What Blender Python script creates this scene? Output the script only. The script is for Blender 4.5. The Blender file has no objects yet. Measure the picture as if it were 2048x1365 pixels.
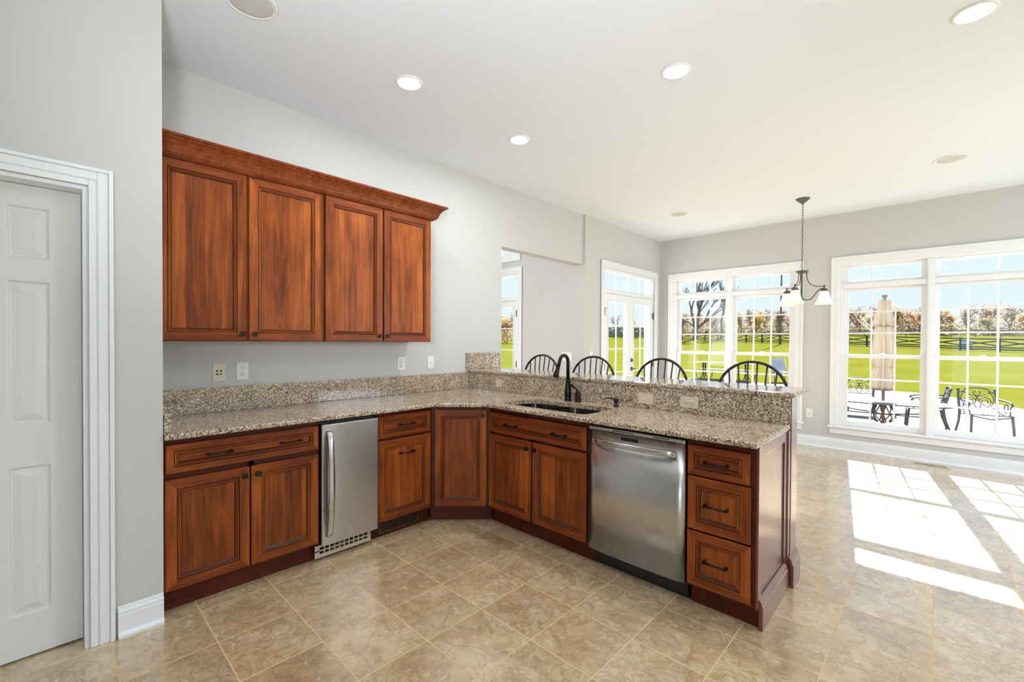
import bpy, bmesh, math, random
from mathutils import Vector, Matrix
PI = math.pi
SC = bpy.context.scene
COL = SC.collection

# ------------------------------------------------------------------ camera
CAM = Vector((3.3917, 0.0, 1.382))
cd = bpy.data.cameras.new('camera')
cam = bpy.data.objects.new('camera', cd)
COL.objects.link(cam)
YAW, PIT, ROL = 0.7641792171, -0.0109780145, 0.0050652249
fw = Vector((-math.sin(YAW) * math.cos(PIT), math.cos(YAW) * math.cos(PIT), math.sin(PIT)))
rt = fw.cross(Vector((0, 0, 1))).normalized()
up = rt.cross(fw)
rr = rt * math.cos(ROL) + up * math.sin(ROL)
uu = up * math.cos(ROL) - rt * math.sin(ROL)
M = Matrix((rr, uu, -fw)).transposed().to_4x4()
M.translation = CAM
cam.matrix_world = M
cd.sensor_width = 36.0
cd.lens = 887.6176 * 36.0 / 2048.0
cd.shift_y = 10.0336 / 2048.0
cd.clip_start = 0.05
cd.clip_end = 1000
SC.camera = cam

# ------------------------------------------------------------------ view, sky, sun
SC.view_settings.view_transform = 'Standard'
SC.view_settings.look = 'None'
SC.view_settings.exposure = 0.15
SC.view_settings.gamma = 1.0
SC.view_settings.use_curve_mapping = False

SUN_STRENGTH = 22.0
SKY_STRENGTH = 1.0
CAN_STRENGTH = 270.0
ADDED_FILL = 120.0
CEILING_FILL = 225.0
w = bpy.data.worlds.new('sky')
SC.world = w
w.use_nodes = True
nt = w.node_tree
nt.nodes.clear()
wo = nt.nodes.new('ShaderNodeOutputWorld')
bg = nt.nodes.new('ShaderNodeBackground')
tc = nt.nodes.new('ShaderNodeTexCoord')
sx = nt.nodes.new('ShaderNodeSeparateXYZ')
rp = nt.nodes.new('ShaderNodeValToRGB')
nt.links.new(tc.outputs['Generated'], sx.inputs[0])
nt.links.new(sx.outputs['Z'], rp.inputs[0])
nt.links.new(rp.outputs[0], bg.inputs[0])
nt.links.new(bg.outputs[0], wo.inputs[0])
e = rp.color_ramp.elements
e[0].position = 0.0
e[0].color = (0.76, 0.87, 1.0, 1)
e[1].position = 0.7
e[1].color = (0.42, 0.62, 1.0, 1)
e2 = e.new(0.12)
e2.color = (0.74, 0.89, 1.02, 1)
bg.inputs[1].default_value = SKY_STRENGTH

sl = bpy.data.lights.new('sun', 'SUN')
sl.energy = SUN_STRENGTH
sl.angle = math.radians(0.6)
sl.color = (1.0, 0.99, 0.975)
so = bpy.data.objects.new('sun', sl)
COL.objects.link(so)
so.location = (-5, 40, 25)
so.rotation_euler = Vector((0.1355, -1.0, -0.64)).to_track_quat('-Z', 'Y').to_euler()


# fill lights added in openings of the walls out of view: the right-hand wall, the rear wall, and the tall room's rear wall
for pos, rot, s0, s1, wk in (((6.66, 5.3, 1.38), (0, 90, 0), 2.1, 2.2, 0.68), ((6.66, 2.4, 1.38), (0, 90, 0), 2.1, 2.0, 0.05),
                             ((4.9, -3.06, 1.38), (90, 0, 0), 2.4, 2.1, 0.3), ((-2.6, -3.06, 1.7), (90, 0, 0), 3.4, 2.4, 1.4)):
    al = bpy.data.lights.new('window_daylight', 'AREA')
    al.shape = 'RECTANGLE'
    al.size, al.size_y = s0, s1
    al.energy = ADDED_FILL * wk
    al.color = (0.82, 0.91, 1.0) if pos[0] > 0 else (0.96, 0.98, 1.0)
    ao = bpy.data.objects.new('window_daylight', al)
    COL.objects.link(ao)
    ao.location = pos
    ao.rotation_euler = [math.radians(v) for v in rot]


# unseen spot light added beside the camera to brighten the ceiling
fl = bpy.data.lights.new('bounce_flash', 'SPOT')
fl.energy = CEILING_FILL
fl.color = (0.9, 0.95, 1.0)
fl.spot_size = math.radians(100)
fl.spot_blend = 1.0
fl.shadow_soft_size = 0.2
fo = bpy.data.objects.new('bounce_flash', fl)
COL.objects.link(fo)
fo.location = (3.3, -0.35, 1.6)
fo.rotation_euler = Vector((-1.75, 2.0, 1.45)).to_track_quat('-Z', 'Y').to_euler()


# ------------------------------------------------------------------ helpers
def S(r, g, b):
    def f(c):
        c /= 255.0
        return c / 12.92 if c <= 0.04045 else ((c + 0.055) / 1.055) ** 2.4
    return (f(r), f(g), f(b), 1.0)


def box(bm, x0, y0, z0, x1, y1, z1, mi=0, bev=0.0, seg=2):
    x0, x1 = min(x0, x1), max(x0, x1)
    y0, y1 = min(y0, y1), max(y0, y1)
    z0, z1 = min(z0, z1), max(z0, z1)
    t = bmesh.new()
    v = [t.verts.new(p) for p in ((x0, y0, z0), (x1, y0, z0), (x1, y1, z0), (x0, y1, z0), (x0, y0, z1), (x1, y0, z1), (x1, y1, z1), (x0, y1, z1))]
    for f in ((0, 3, 2, 1), (4, 5, 6, 7), (0, 1, 5, 4), (1, 2, 6, 5), (2, 3, 7, 6), (3, 0, 4, 7)):
        t.faces.new([v[i] for i in f])
    if bev > 0:
        bev = min(bev, 0.45 * min(x1 - x0, y1 - y0, z1 - z0))
        bmesh.ops.bevel(t, geom=list(t.edges), offset=bev, segments=seg, profile=0.5, affect='EDGES')
    merge(bm, t, mi)


def merge(bm, t, mi=None, mat=None):
    if mi is not None:
        for f in t.faces:
            f.material_index = mi
    if mat is not None:
        t.transform(mat)
    me = bpy.data.meshes.new('tmp')
    t.to_mesh(me)
    t.free()
    bm.from_mesh(me)
    bpy.data.meshes.remove(me)


def frame_of(d):
    d = d.normalized()
    a = Vector((0, 0, 1)) if abs(d.z) < 0.9 else Vector((1, 0, 0))
    x = d.cross(a).normalized()
    return x, d.cross(x).normalized()


def tube(bm, pts, r, seg=8, mi=0, closed=False, flat=1.0):
    """A round bar through pts; r one radius or one for each point."""
    pts = [Vector(p) for p in pts]
    n = len(pts)
    rs = r if isinstance(r, (list, tuple)) else [r] * n
    rings = []
    px = None
    for i, p in enumerate(pts):
        a = pts[(i - 1) % n] if closed or i > 0 else p
        b = pts[(i + 1) % n] if closed or i < n - 1 else p
        d = (b - a).normalized()
        if px is None:
            x, y = frame_of(d)
        else:
            x = px - d * px.dot(d)
            if x.length < 1e-6:
                x, y = frame_of(d)
            x.normalize()
            y = d.cross(x).normalized()
        px = x
        rings.append([bm.verts.new(p + (x * math.cos(2 * PI * k / seg) + y * math.sin(2 * PI * k / seg) * flat) * rs[i]) for k in range(seg)])
    m = n if closed else n - 1
    for i in range(m):
        A, B = rings[i], rings[(i + 1) % n]
        for k in range(seg):
            f = bm.faces.new((A[k], A[(k + 1) % seg], B[(k + 1) % seg], B[k]))
            f.material_index = mi
            f.smooth = True
    if not closed:
        for R, rev in ((rings[0], True), (rings[-1], False)):
            f = bm.faces.new(list(reversed(R)) if rev else R)
            f.material_index = mi


def lathe(bm, prof, c=(0, 0, 0), seg=24, mi=0, flute=None, smooth=True, axis=None):
    """Turn a profile of (radius, height) about a vertical axis through c; flute(angle, height) scales the radius."""
    c = Vector(c)
    rings = []
    for r, z in prof:
        ring = []
        for k in range(seg):
            a = 2 * PI * k / seg
            q = max(r, 1e-5) * (flute(a, z) if flute else 1.0)
            p = Vector((q * math.cos(a), q * math.sin(a), z))
            if axis:
                p = axis @ p
            ring.append(bm.verts.new(c + p))
        rings.append(ring)
    for i in range(len(rings) - 1):
        A, B = rings[i], rings[i + 1]
        for k in range(seg):
            f = bm.faces.new((A[k], A[(k + 1) % seg], B[(k + 1) % seg], B[k]))
            f.material_index = mi
            f.smooth = smooth
    for R, rev in ((rings[0], True), (rings[-1], False)):
        f = bm.faces.new(list(reversed(R)) if rev else R)
        f.material_index = mi
    return rings


def prism(bm, poly, z0, z1, mi=0, bev=0.0, seg=3):
    t = bmesh.new()
    a = [t.verts.new((x, y, z0)) for x, y in poly]
    b = [t.verts.new((x, y, z1)) for x, y in poly]
    n = len(poly)
    t.faces.new(list(reversed(a)))
    t.faces.new(b)
    for i in range(n):
        t.faces.new((a[i], a[(i + 1) % n], b[(i + 1) % n], b[i]))
    bmesh.ops.recalc_face_normals(t, faces=t.faces)
    if bev > 0:
        bmesh.ops.bevel(t, geom=[ed for ed in t.edges if abs(ed.verts[0].co.z - ed.verts[1].co.z) < 1e-6], offset=bev, segments=seg, profile=0.5, affect='EDGES')
    merge(bm, t, mi)


def sweep_profile(bm, prof, path, mi=0):
    """Run a closed profile of (out, z) along a level path of (x, y); 'out' points right of travel, corners are mitred."""
    n = len(path)
    rings = []
    for i in range(n):
        p = Vector(path[i])
        d0 = (p - Vector(path[i - 1])).normalized() if i > 0 else None
        d1 = (Vector(path[i + 1]) - p).normalized() if i < n - 1 else None
        n0 = Vector((d0.y, -d0.x)) if d0 else None
        n1 = Vector((d1.y, -d1.x)) if d1 else None
        if n0 is None:
            o = n1
        elif n1 is None:
            o = n0
        else:
            o = (n0 + n1) / (1.0 + n0.dot(n1))
        rings.append([bm.verts.new((p.x + o.x * u, p.y + o.y * u, z)) for u, z in prof])
    k = len(prof)
    for i in range(n - 1):
        for j in range(k):
            f = bm.faces.new((rings[i][j], rings[i + 1][j], rings[i + 1][(j + 1) % k], rings[i][(j + 1) % k]))
            f.material_index = mi
    bm.faces.new(rings[0]).material_index = mi
    bm.faces.new(list(reversed(rings[-1]))).material_index = mi


def recess(bm, x0, z0, x1, z1, rings, mis=None, fill=0, rail=0, stile=0):
    """Nested rectangles in the x-z plane: rings of (inset, y); sides get mis[i], with rail/stile telling lying from standing ones."""
    loops = []
    for ins, y in rings:
        loops.append([bm.verts.new(p) for p in ((x0 + ins, y, z0 + ins), (x1 - ins, y, z0 + ins), (x1 - ins, y, z1 - ins), (x0 + ins, y, z1 - ins))])
    for i in range(len(loops) - 1):
        A, B = loops[i], loops[i + 1]
        for k in range(4):
            f = bm.faces.new((A[k], A[(k + 1) % 4], B[(k + 1) % 4], B[k]))
            m = mis[i] if mis else 0
            f.material_index = (rail if k in (0, 2) else stile) if m == -1 else m
    if fill is not None:
        bm.faces.new(loops[-1]).material_index = fill
    return loops


def link(name, bm, mats, parent=None, loc=None, recalc=True):
    if recalc:
        bmesh.ops.recalc_face_normals(bm, faces=bm.faces)
    me = bpy.data.meshes.new(name)
    bm.to_mesh(me)
    bm.free()
    for m in (mats if isinstance(mats, (list, tuple)) else [mats]):
        me.materials.append(m)
    o = bpy.data.objects.new(name, me)
    COL.objects.link(o)
    if parent is not None:
        o.parent = parent
    if loc is not None:
        o.location = loc
    return o


def part(name, bm, mats, parent, label=None, world=False):
    """A part of a thing, in its root's own coordinates (or in world coordinates, moved there)."""
    if world:
        r = parent
        while r.parent is not None:
            r = r.parent
        bm.transform(r.matrix_basis.inverted())
    o = link(name, bm, mats, parent)
    if label:
        o['label'] = label
    return o


def thing(name, label, cat, loc=(0, 0, 0), rotz=0.0, group=None):
    o = bpy.data.objects.new(name, None)
    o.empty_display_size = 0.1
    COL.objects.link(o)
    o.matrix_basis = Matrix.Translation(loc) @ Matrix.Rotation(rotz, 4, 'Z')
    o['label'] = label
    o['category'] = cat
    if group:
        o['group'] = group
    return o


def solo(name, label, cat, bm, mats, loc=(0, 0, 0), group=None):
    bm.transform(Matrix.Translation(-Vector(loc)))
    o = link(name, bm, mats, None, loc)
    o['label'] = label
    o['category'] = cat
    if group:
        o['group'] = group
    return o


def struct(name, bm, mats):
    o = link(name, bm, mats)
    o['kind'] = 'structure'
    return o


def struct_root(name, loc):
    o = bpy.data.objects.new(name, None)
    COL.objects.link(o)
    o.matrix_basis = Matrix.Translation(loc)
    o['kind'] = 'structure'
    return o


def copy_tree(o, parent=None):
    c = o.copy()
    COL.objects.link(c)
    if parent is not None:
        c.parent = parent
    for ch in list(o.children):
        copy_tree(ch, c)
    return c


def again(src, loc, rotz, label, group=None):
    c = copy_tree(src)
    c.matrix_basis = Matrix.Translation(loc) @ Matrix.Rotation(rotz, 4, 'Z')
    c['label'] = label
    if group:
        c['group'] = group
    return c


def B():
    return bmesh.new()


# ------------------------------------------------------------------ materials
class N:
    """A small node-tree writer."""
    def __init__(s, name):
        s.m = bpy.data.materials.new(name)
        s.m.use_nodes = True
        s.t = s.m.node_tree
        s.p = s.t.nodes['Principled BSDF']

    def n(s, kind, ins=None, **kw):
        nd = s.t.nodes.new('ShaderNode' + kind)
        for k, v in kw.items():
            setattr(nd, k, v)
        for k, v in (ins or {}).items():
            s.put(nd.inputs[k], v)
        return nd

    def put(s, sock, v):
        if isinstance(v, bpy.types.NodeSocket):
            s.t.links.new(v, sock)
        else:
            sock.default_value = v

    def math(s, op, a, b=0.0, c=0.0):
        nd = s.n('Math', operation=op)
        s.put(nd.inputs[0], a)
        s.put(nd.inputs[1], b)
        s.put(nd.inputs[2], c)
        return nd.outputs[0]

    def mix(s, f, a, b, mode='MIX'):
        nd = s.n('Mix', data_type='RGBA', blend_type=mode)
        s.put(nd.inputs[0], f)
        s.put(nd.inputs[6], a)
        s.put(nd.inputs[7], b)
        return nd.outputs[2]

    def ramp(s, f, stops):
        nd = s.n('ValToRGB')
        s.put(nd.inputs[0], f)
        el = nd.color_ramp.elements
        el[0].position, el[0].color = stops[0]
        el[1].position, el[1].color = stops[-1]
        for p, c in stops[1:-1]:
            q = el.new(p)
            q.color = c
        return nd.outputs[0]

    def obj(s):
        return s.n('TexCoord').outputs['Object']

    def mapped(s, scale, loc=None, vec=None):
        nd = s.n('Mapping')
        s.put(nd.inputs['Vector'], vec if vec is not None else s.obj())
        s.put(nd.inputs['Scale'], scale)
        if loc is not None:
            s.put(nd.inputs['Location'], loc)
        return nd.outputs[0]

    def noise(s, vec, scale=5.0, detail=3.0, rough=0.5, dist=0.0):
        nd = s.n('TexNoise', {'Scale': scale, 'Detail': detail, 'Roughness': rough, 'Distortion': dist})
        s.put(nd.inputs['Vector'], vec)
        return nd.outputs['Fac']

    def bump(s, h, strength=0.2, dist=0.01):
        nd = s.n('Bump', {'Strength': strength, 'Distance': dist, 'Height': h})
        s.put(s.p.inputs['Normal'], nd.outputs[0])

    def set(s, **kw):
        names = {'color': 'Base Color', 'rough': 'Roughness', 'metal': 'Metallic', 'spec': 'Specular IOR Level', 'coat': 'Coat Weight', 'coat_rough': 'Coat Roughness', 'emit': 'Emission Color', 'power': 'Emission Strength', 'sub': 'Subsurface Weight', 'trans': 'Transmission Weight'}
        for k, v in kw.items():
            s.put(s.p.inputs[names[k]], v)
        return s.m


def plain(name, col, rough=0.5, metal=0.0, spec=0.5, grain=0.0, scale=60.0):
    a = N(name)
    if grain:
        a.bump(a.noise(a.obj(), scale, 3.0), grain, 0.002)
    return a.set(color=col, rough=rough, metal=metal, spec=spec)


def wood(name, along, light, mid, dark, rough=0.3, staves=True, spec=0.2, coat=0.0):
    """Stained cherry; along = 2 for grain standing, 0 lying."""
    a = N(name)
    oi = a.n('ObjectInfo')
    off = a.n('CombineXYZ', {0: a.math('MULTIPLY', oi.outputs['Random'], 7.3), 1: a.math('MULTIPLY', oi.outputs['Random'], 3.1), 2: a.math('MULTIPLY', oi.outputs['Random'], 5.7)}).outputs[0]
    vec = a.n('VectorMath', {0: a.obj(), 1: off}, operation='ADD').outputs[0]
    sc = [9.0, 9.0, 9.0]
    sc[along] = 0.9
    n1 = a.noise(a.mapped(sc, vec=vec), 3.0, 6.0, 0.6, 0.4)
    sc2 = [70.0, 70.0, 70.0]
    sc2[along] = 2.5
    n2 = a.noise(a.mapped(sc2, vec=vec), 1.5, 4.0, 0.6)
    n3 = a.noise(a.mapped([3.0, 3.0, 2.0], vec=vec), 1.6, 2.0)
    f = a.math('ADD', a.math('MULTIPLY', n1, 0.5), a.math('ADD', a.math('MULTIPLY', n2, 0.36), a.math('MULTIPLY', n3, 0.26)))
    if staves:
        xyz = a.n('SeparateXYZ', {0: vec})
        st = a.n('TexWhiteNoise', noise_dimensions='1D')
        a.put(st.inputs['W'], a.math('FLOOR', a.math('MULTIPLY', xyz.outputs[0 if along == 2 else 2], 10.5)))
        f = a.math('ADD', f, a.math('MULTIPLY', a.math('SUBTRACT', st.outputs['Value'], 0.5), 0.16))
    col = a.ramp(f, [(0.36, dark), (0.56, mid), (0.78, light)])
    a.bump(n2, 0.06, 0.002)
    return a.set(color=col, rough=rough, spec=spec, coat=coat, coat_rough=0.22)


def granite(name, tint=1.0):
    a = N(name)
    v = a.n('TexVoronoi', {'Scale': 260.0, 'Randomness': 1.0})
    a.put(v.inputs['Vector'], a.obj())
    g = a.n('SeparateColor', {0: v.outputs['Color']})
    v2 = a.n('TexVoronoi', {'Scale': 140.0})
    a.put(v2.inputs['Vector'], a.obj())
    g2 = a.n('SeparateColor', {0: v2.outputs['Color']})
    big = a.noise(a.obj(), 9.0, 3.0)
    f = a.math('ADD', a.math('ADD', a.math('MULTIPLY', g.outputs[0], 0.55), a.math('MULTIPLY', g2.outputs[0], 0.45)), a.math('MULTIPLY', a.math('SUBTRACT', big, 0.5), 0.25))
    col = a.ramp(f, [(0.12, S(60, 48, 38)), (0.32, S(118, 97, 77)), (0.5, S(168, 147, 121)), (0.66, S(206, 189, 164)), (0.86, S(240, 230, 214))])
    return a.set(color=col, rough=0.09, spec=0.6)


def tile_mat():
    a = N('floor_tile')
    xyz = a.n('SeparateXYZ', {0: a.obj()})
    P = 0.3360
    u = a.math('DIVIDE', a.math('SUBTRACT', xyz.outputs[0], 0.703), P)
    v = a.math('DIVIDE', a.math('SUBTRACT', xyz.outputs[1], 0.528), P)
    fu, fv = a.math('FRACT', u), a.math('FRACT', v)
    eu = a.math('MINIMUM', fu, a.math('SUBTRACT', 1.0, fu))
    ev = a.math('MINIMUM', fv, a.math('SUBTRACT', 1.0, fv))
    ed = a.math('MINIMUM', eu, ev)
    idv = a.n('CombineXYZ', {0: a.math('FLOOR', u), 1: a.math('FLOOR', v)}).outputs[0]
    wn = a.n('TexWhiteNoise', noise_dimensions='3D')
    a.put(wn.inputs['Vector'], idv)
    shift = a.n('VectorMath', {0: wn.outputs['Color'], 1: (9.0, 9.0, 9.0)}, operation='MULTIPLY').outputs[0]
    vec = a.n('VectorMath', {0: a.obj(), 1: shift}, operation='ADD').outputs[0]
    cl = a.noise(vec, 3.2, 6.0, 0.62, 0.6)
    fine = a.noise(vec, 22.0, 6.0, 0.7, 0.8)
    vein = a.math('ABSOLUTE', a.math('SUBTRACT', a.noise(vec, 5.0, 5.0, 0.65, 1.6), 0.5))
    veinm = a.math('SUBTRACT', 1.0, a.math('SMOOTH_MIN', a.math('MULTIPLY', vein, 28.0), 1.0, 0.2))
    f = a.math('ADD', a.math('MULTIPLY', cl, 0.56), a.math('MULTIPLY', fine, 0.44))
    base = a.ramp(f, [(0.28, S(156, 127, 91)), (0.44, S(192, 165, 126)), (0.58, S(213, 191, 155)), (0.76, S(230, 214, 184))])
    base = a.mix(a.math('MULTIPLY', veinm, 0.5), base, S(132, 108, 80))
    tone = a.math('ADD', 0.90, a.math('MULTIPLY', wn.outputs['Value'], 0.16))
    tn = a.n('CombineXYZ', {0: tone, 1: tone, 2: tone}).outputs[0]
    base = a.mix(1.0, base, tn, 'MULTIPLY')
    gm = a.math('LESS_THAN', ed, 0.0085)
    col = a.mix(gm, base, S(214, 186, 140))
    rough = a.math('ADD', a.math('MULTIPLY', gm, 0.5), a.math('ADD', 0.16, a.math('MULTIPLY', fine, 0.18)))
    h = a.math('ADD', a.math('MULTIPLY', f, 0.5), a.math('SUBTRACT', 0.0, a.math('ADD', a.math('MULTIPLY', gm, 0.8), a.math('MULTIPLY', veinm, 0.18))))
    a.bump(h, 0.25, 0.004)
    return a.set(color=col, rough=rough, spec=a.math('SUBTRACT', 1.0, a.math('MULTIPLY', gm, 0.8)), coat=a.math('SUBTRACT', 1.0, gm), coat_rough=0.12)


def steel(name, vertical=True, col=(0.56, 0.56, 0.56, 1), rough=0.27):
    a = N(name)
    sc = [900.0, 900.0, 4.0] if not vertical else [4.0, 4.0, 900.0]
    n = a.noise(a.mapped(sc), 1.0, 2.0)
    a.bump(n, 0.05, 0.001)
    wv = a.noise(a.mapped([5.0, 5.0, 0.5]), 1.0, 1.0)
    return a.set(color=col, rough=a.math('ADD', rough - 0.03, a.math('MULTIPLY', wv, 0.06)), metal=1.0)


def clear_glass(name):
    m = bpy.data.materials.new(name)
    m.use_nodes = True
    t = m.node_tree
    t.nodes.clear()
    out = t.nodes.new('ShaderNodeOutputMaterial')
    mx = t.nodes.new('ShaderNodeMixShader')
    tr = t.nodes.new('ShaderNodeBsdfTransparent')
    gl = t.nodes.new('ShaderNodeBsdfGlossy')
    gl.inputs['Roughness'].default_value = 0.0
    fr = t.nodes.new('ShaderNodeFresnel')
    fr.inputs['IOR'].default_value = 1.45
    tr.inputs[0].default_value = (0.97, 0.985, 0.98, 1)
    t.links.new(fr.outputs[0], mx.inputs[0])
    t.links.new(tr.outputs[0], mx.inputs[1])
    t.links.new(gl.outputs[0], mx.inputs[2])
    t.links.new(mx.outputs[0], out.inputs[0])
    return m


def emitter(name, col, power):
    a = N(name)
    return a.set(color=col, emit=col, power=power)


def leafy(name, cols, through=0.5):
    """Leaves: light also passes through them."""
    a = N(name)
    oi = a.n('ObjectInfo')
    f = a.math('FRACT', a.math('ADD', a.noise(a.obj(), 1.1, 3.0, 0.7), a.math('MULTIPLY', oi.outputs['Random'], 0.25)))
    k = len(cols)
    col = a.ramp(f, [(0.25 + 0.5 * i / (k - 1), c) for i, c in enumerate(cols)])
    a.set(color=col, rough=0.7, spec=0.2)
    tl = a.n('BsdfTranslucent', {'Color': col})
    mx = a.n('MixShader', {0: through, 1: a.p.outputs[0], 2: tl.outputs[0]})
    a.t.links.new(mx.outputs[0], a.t.nodes['Material Output'].inputs[0])
    return a.m


def cloth(name, col, through=0.45):
    a = N(name)
    n = a.noise(a.obj(), 220.0, 2.0)
    a.bump(n, 0.1, 0.002)
    a.set(color=col, rough=0.85, spec=0.2)
    tl = a.n('BsdfTranslucent', {'Color': col})
    mx = a.n('MixShader', {0: through, 1: a.p.outputs[0], 2: tl.outputs[0]})
    a.t.links.new(mx.outputs[0], a.t.nodes['Material Output'].inputs[0])
    return a.m


def lawn_mat():
    a = N('grass')
    xyz = a.n('SeparateXYZ', {0: a.obj()})
    n1 = a.noise(a.mapped([0.35, 0.12, 0.3]), 2.0, 4.0)
    n2 = a.noise(a.obj(), 3.0, 5.0, 0.7)
    f = a.math('ADD', a.math('MULTIPLY', n1, 0.6), a.math('MULTIPLY', n2, 0.4))
    col = a.ramp(f, [(0.3, (0.112, 0.120, 0.012, 1)), (0.5, (0.136, 0.140, 0.017, 1)), (0.7, (0.17, 0.155, 0.03, 1))])
    return a.set(color=col, rough=1.0, spec=0.0)


def paver_mat():
    a = N('pavers')
    br = a.n('TexBrick', {'Scale': 1.0, 'Mortar Size': 0.008, 'Brick Width': 0.24, 'Row Height': 0.16, 'Color1': (0.22, 0.20, 0.19, 1), 'Color2': (0.16, 0.147, 0.142, 1), 'Mortar': (0.12, 0.11, 0.10, 1)})
    a.put(br.inputs['Vector'], a.obj())
    n = a.noise(a.obj(), 2.0, 4.0)
    col = a.mix(a.math('MULTIPLY', n, 0.5), br.outputs['Color'], (0.19, 0.175, 0.165, 1))
    return a.set(color=col, rough=0.8, spec=0.2)


WOOD_V = wood('cherry_standing', 2, S(188, 103, 44), S(140, 70, 28), S(86, 40, 17), rough=0.36)
WOOD_H = wood('cherry_lying', 0, S(168, 88, 39), S(128, 61, 26), S(80, 36, 16), rough=0.36, staves=False)
WOOD_D = wood('cherry_dark', 0, S(104, 44, 22), S(80, 31, 16), S(58, 22, 12), rough=0.36, staves=False)
WOOD_E = wood('cherry_end', 2, S(128, 66, 44), S(104, 50, 34), S(80, 36, 25), rough=0.3, staves=False, spec=0.7, coat=1.0)
GLAZE = plain('dark_glaze', S(52, 24, 14), 0.4)
DOORM = [WOOD_V, WOOD_H, GLAZE]
GRAN = granite('granite')
TILE = tile_mat()
WALL = plain('grey_wall_paint', S(203, 202.5, 201), 0.7, spec=0.25, grain=0.04, scale=220.0)
CEIL = plain('white_ceiling_paint', S(231, 237, 244), 0.8, spec=0.2)
TRIM = plain('white_trim_paint', S(236, 238, 240), 0.35)
DOORP = plain('door_paint', S(226, 226, 224), 0.4)
STEEL = steel('brushed_steel')
STEELH = steel('handle_steel', True, (0.62, 0.62, 0.62, 1), 0.2)
BRONZE = plain('oil_rubbed_bronze', S(34, 29, 27), 0.35, 0.6)
BLACKM = plain('black_metal', S(26, 26, 27), 0.45, 0.3)
BLACKP = plain('black_plastic', S(16, 16, 17), 0.35)
SINKM = plain('black_composite', S(20, 20, 22), 0.25)
PLATE = plain('white_plate', S(236, 236, 232), 0.35)
ALMOND = plain('almond_plate', S(216, 200, 180), 0.4)
IVORY = plain('ivory_plate', S(228, 220, 192), 0.4)
SLOT = plain('slot_dark', S(40, 36, 32), 0.6)
BRASS = plain('brass', S(150, 120, 60), 0.3, 1.0)
GLASS = clear_glass('window_glass')
PEWTER = plain('pewter', S(104, 100, 94), 0.4, 0.6)
GRILLE = plain('speaker_grille', S(206, 205, 201), 0.8, spec=0.2)
TANV = plain('tan_metal', S(206, 190, 164), 0.5)
BRONZEV = plain('bronze_vent', S(96, 74, 56), 0.45, 0.5)
IRONW = plain('cast_aluminium', S(92, 92, 92), 0.5, 0.4)
STOOLM = plain('stool_black', S(34, 31, 29), 0.35, grain=0.05)
FENCEM = plain('fence_paint', S(44, 42, 42), 0.7)
BARK = plain('bark', S(120, 108, 98), 0.9, grain=0.4, scale=12.0)
BARKD = plain('dark_bark', S(112, 106, 102), 0.9, grain=0.4, scale=12.0)
LAWN = lawn_mat()
PAVER = paver_mat()
CANVAS = cloth('beige_canvas', S(216, 201, 178), 0.3)
SLING = cloth('grey_sling', S(150, 158, 172), 0.3)

# ------------------------------------------------------------------ the room
H = 3.053
YF = 7.07          # inner face of the window wall
XB = 0.035         # face of the breakfast wall
XP = 0.665         # face of the pantry wall
YP = 0.384         # its end
XR, YR = 6.6, -3.0
GROUND = -0.35

b = B(); box(b, -5.2, YR - 0.2, -0.2, XR + 0.2, YF + 0.16, 0.0)
struct('floor', b, TILE)
b = B(); box(b, -0.13, YR - 0.2, H, XR + 0.2, YF + 0.16, H + 0.2)
struct('ceiling', b, CEIL)

# kitchen wall with the wide opening, and its header
b = B()
box(b, -0.13, YR - 0.2, 0, 0.0, 3.372, H)
box(b, -0.13, 3.372, 2.40, 0.0, 4.886, H)
struct('wall_left', b, WALL)
# breakfast wall with the french doors
FD0, FD1, FDT = 5.345, 6.845, 2.42
b = B()
box(b, -0.12, 4.886, 0, XB, FD0, H)
box(b, -0.12, FD1, 0, XB, YF + 0.16, H)
box(b, -0.12, FD0, FDT, XB, FD1, H)
struct('wall_breakfast', b, WALL)
# pantry wall with its door opening
PD0, PD1, PDT = -0.47, 0.123, 2.06
b = B()
box(b, XP - 0.14, PD1, 0, XP, YP, H)
box(b, XP - 0.14, PD0, PDT, XP, PD1, H)
box(b, XP - 0.14, YR, 0, XP, PD0, H)
box(b, 0.0, YP - 0.1, 0, XP - 0.14, YP, H)
struct('wall_pantry', b, WALL)
# the wall behind the camera and the one to its right, with openings added to let the fill light in
b = B()
box(b, XP, YR - 0.16, 0, 3.6, YR, H)
box(b, 3.6, YR - 0.16, 0, 6.2, YR, 0.3)
box(b, 3.6, YR - 0.16, 2.45, 6.2, YR, H)
box(b, 6.2, YR - 0.16, 0, XR + 0.16, YR, H)
struct('wall_rear', b, WALL)
b = B()
RW = ((1.4, 3.4), (4.2, 6.4))
y = YR
for y0, y1 in RW:
    box(b, XR, y, 0, XR + 0.16, y0, H)
    box(b, XR, y0, 0, XR + 0.16, y1, 0.3)
    box(b, XR, y0, 2.45, XR + 0.16, y1, H)
    y = y1
box(b, XR, y, 0, XR + 0.16, YF + 0.16, H)
struct('wall_right', b, WALL)

# window wall
WX = (0.19, 2.386)
WW = 1.885
GA, GW, GG = 0.175, 0.685, 0.165      # casing edge to glass, glass width, between the glasses
WZ0, WZ1 = 0.30, 2.40
b = B()
x = -0.12
for x0 in WX:
    box(b, x, YF, 0, x0 + 0.085, YF + 0.16, H)
    box(b, x0 + 0.085, YF, 0, x0 + WW - 0.085, YF + 0.16, WZ0)
    box(b, x0 + 0.085, YF, WZ1, x0 + WW - 0.085, YF + 0.16, H)
    x = x0 + WW - 0.085
box(b, x, YF, 0, XR + 0.16, YF + 0.16, H)
struct('wall_far', b, WALL)

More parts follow.
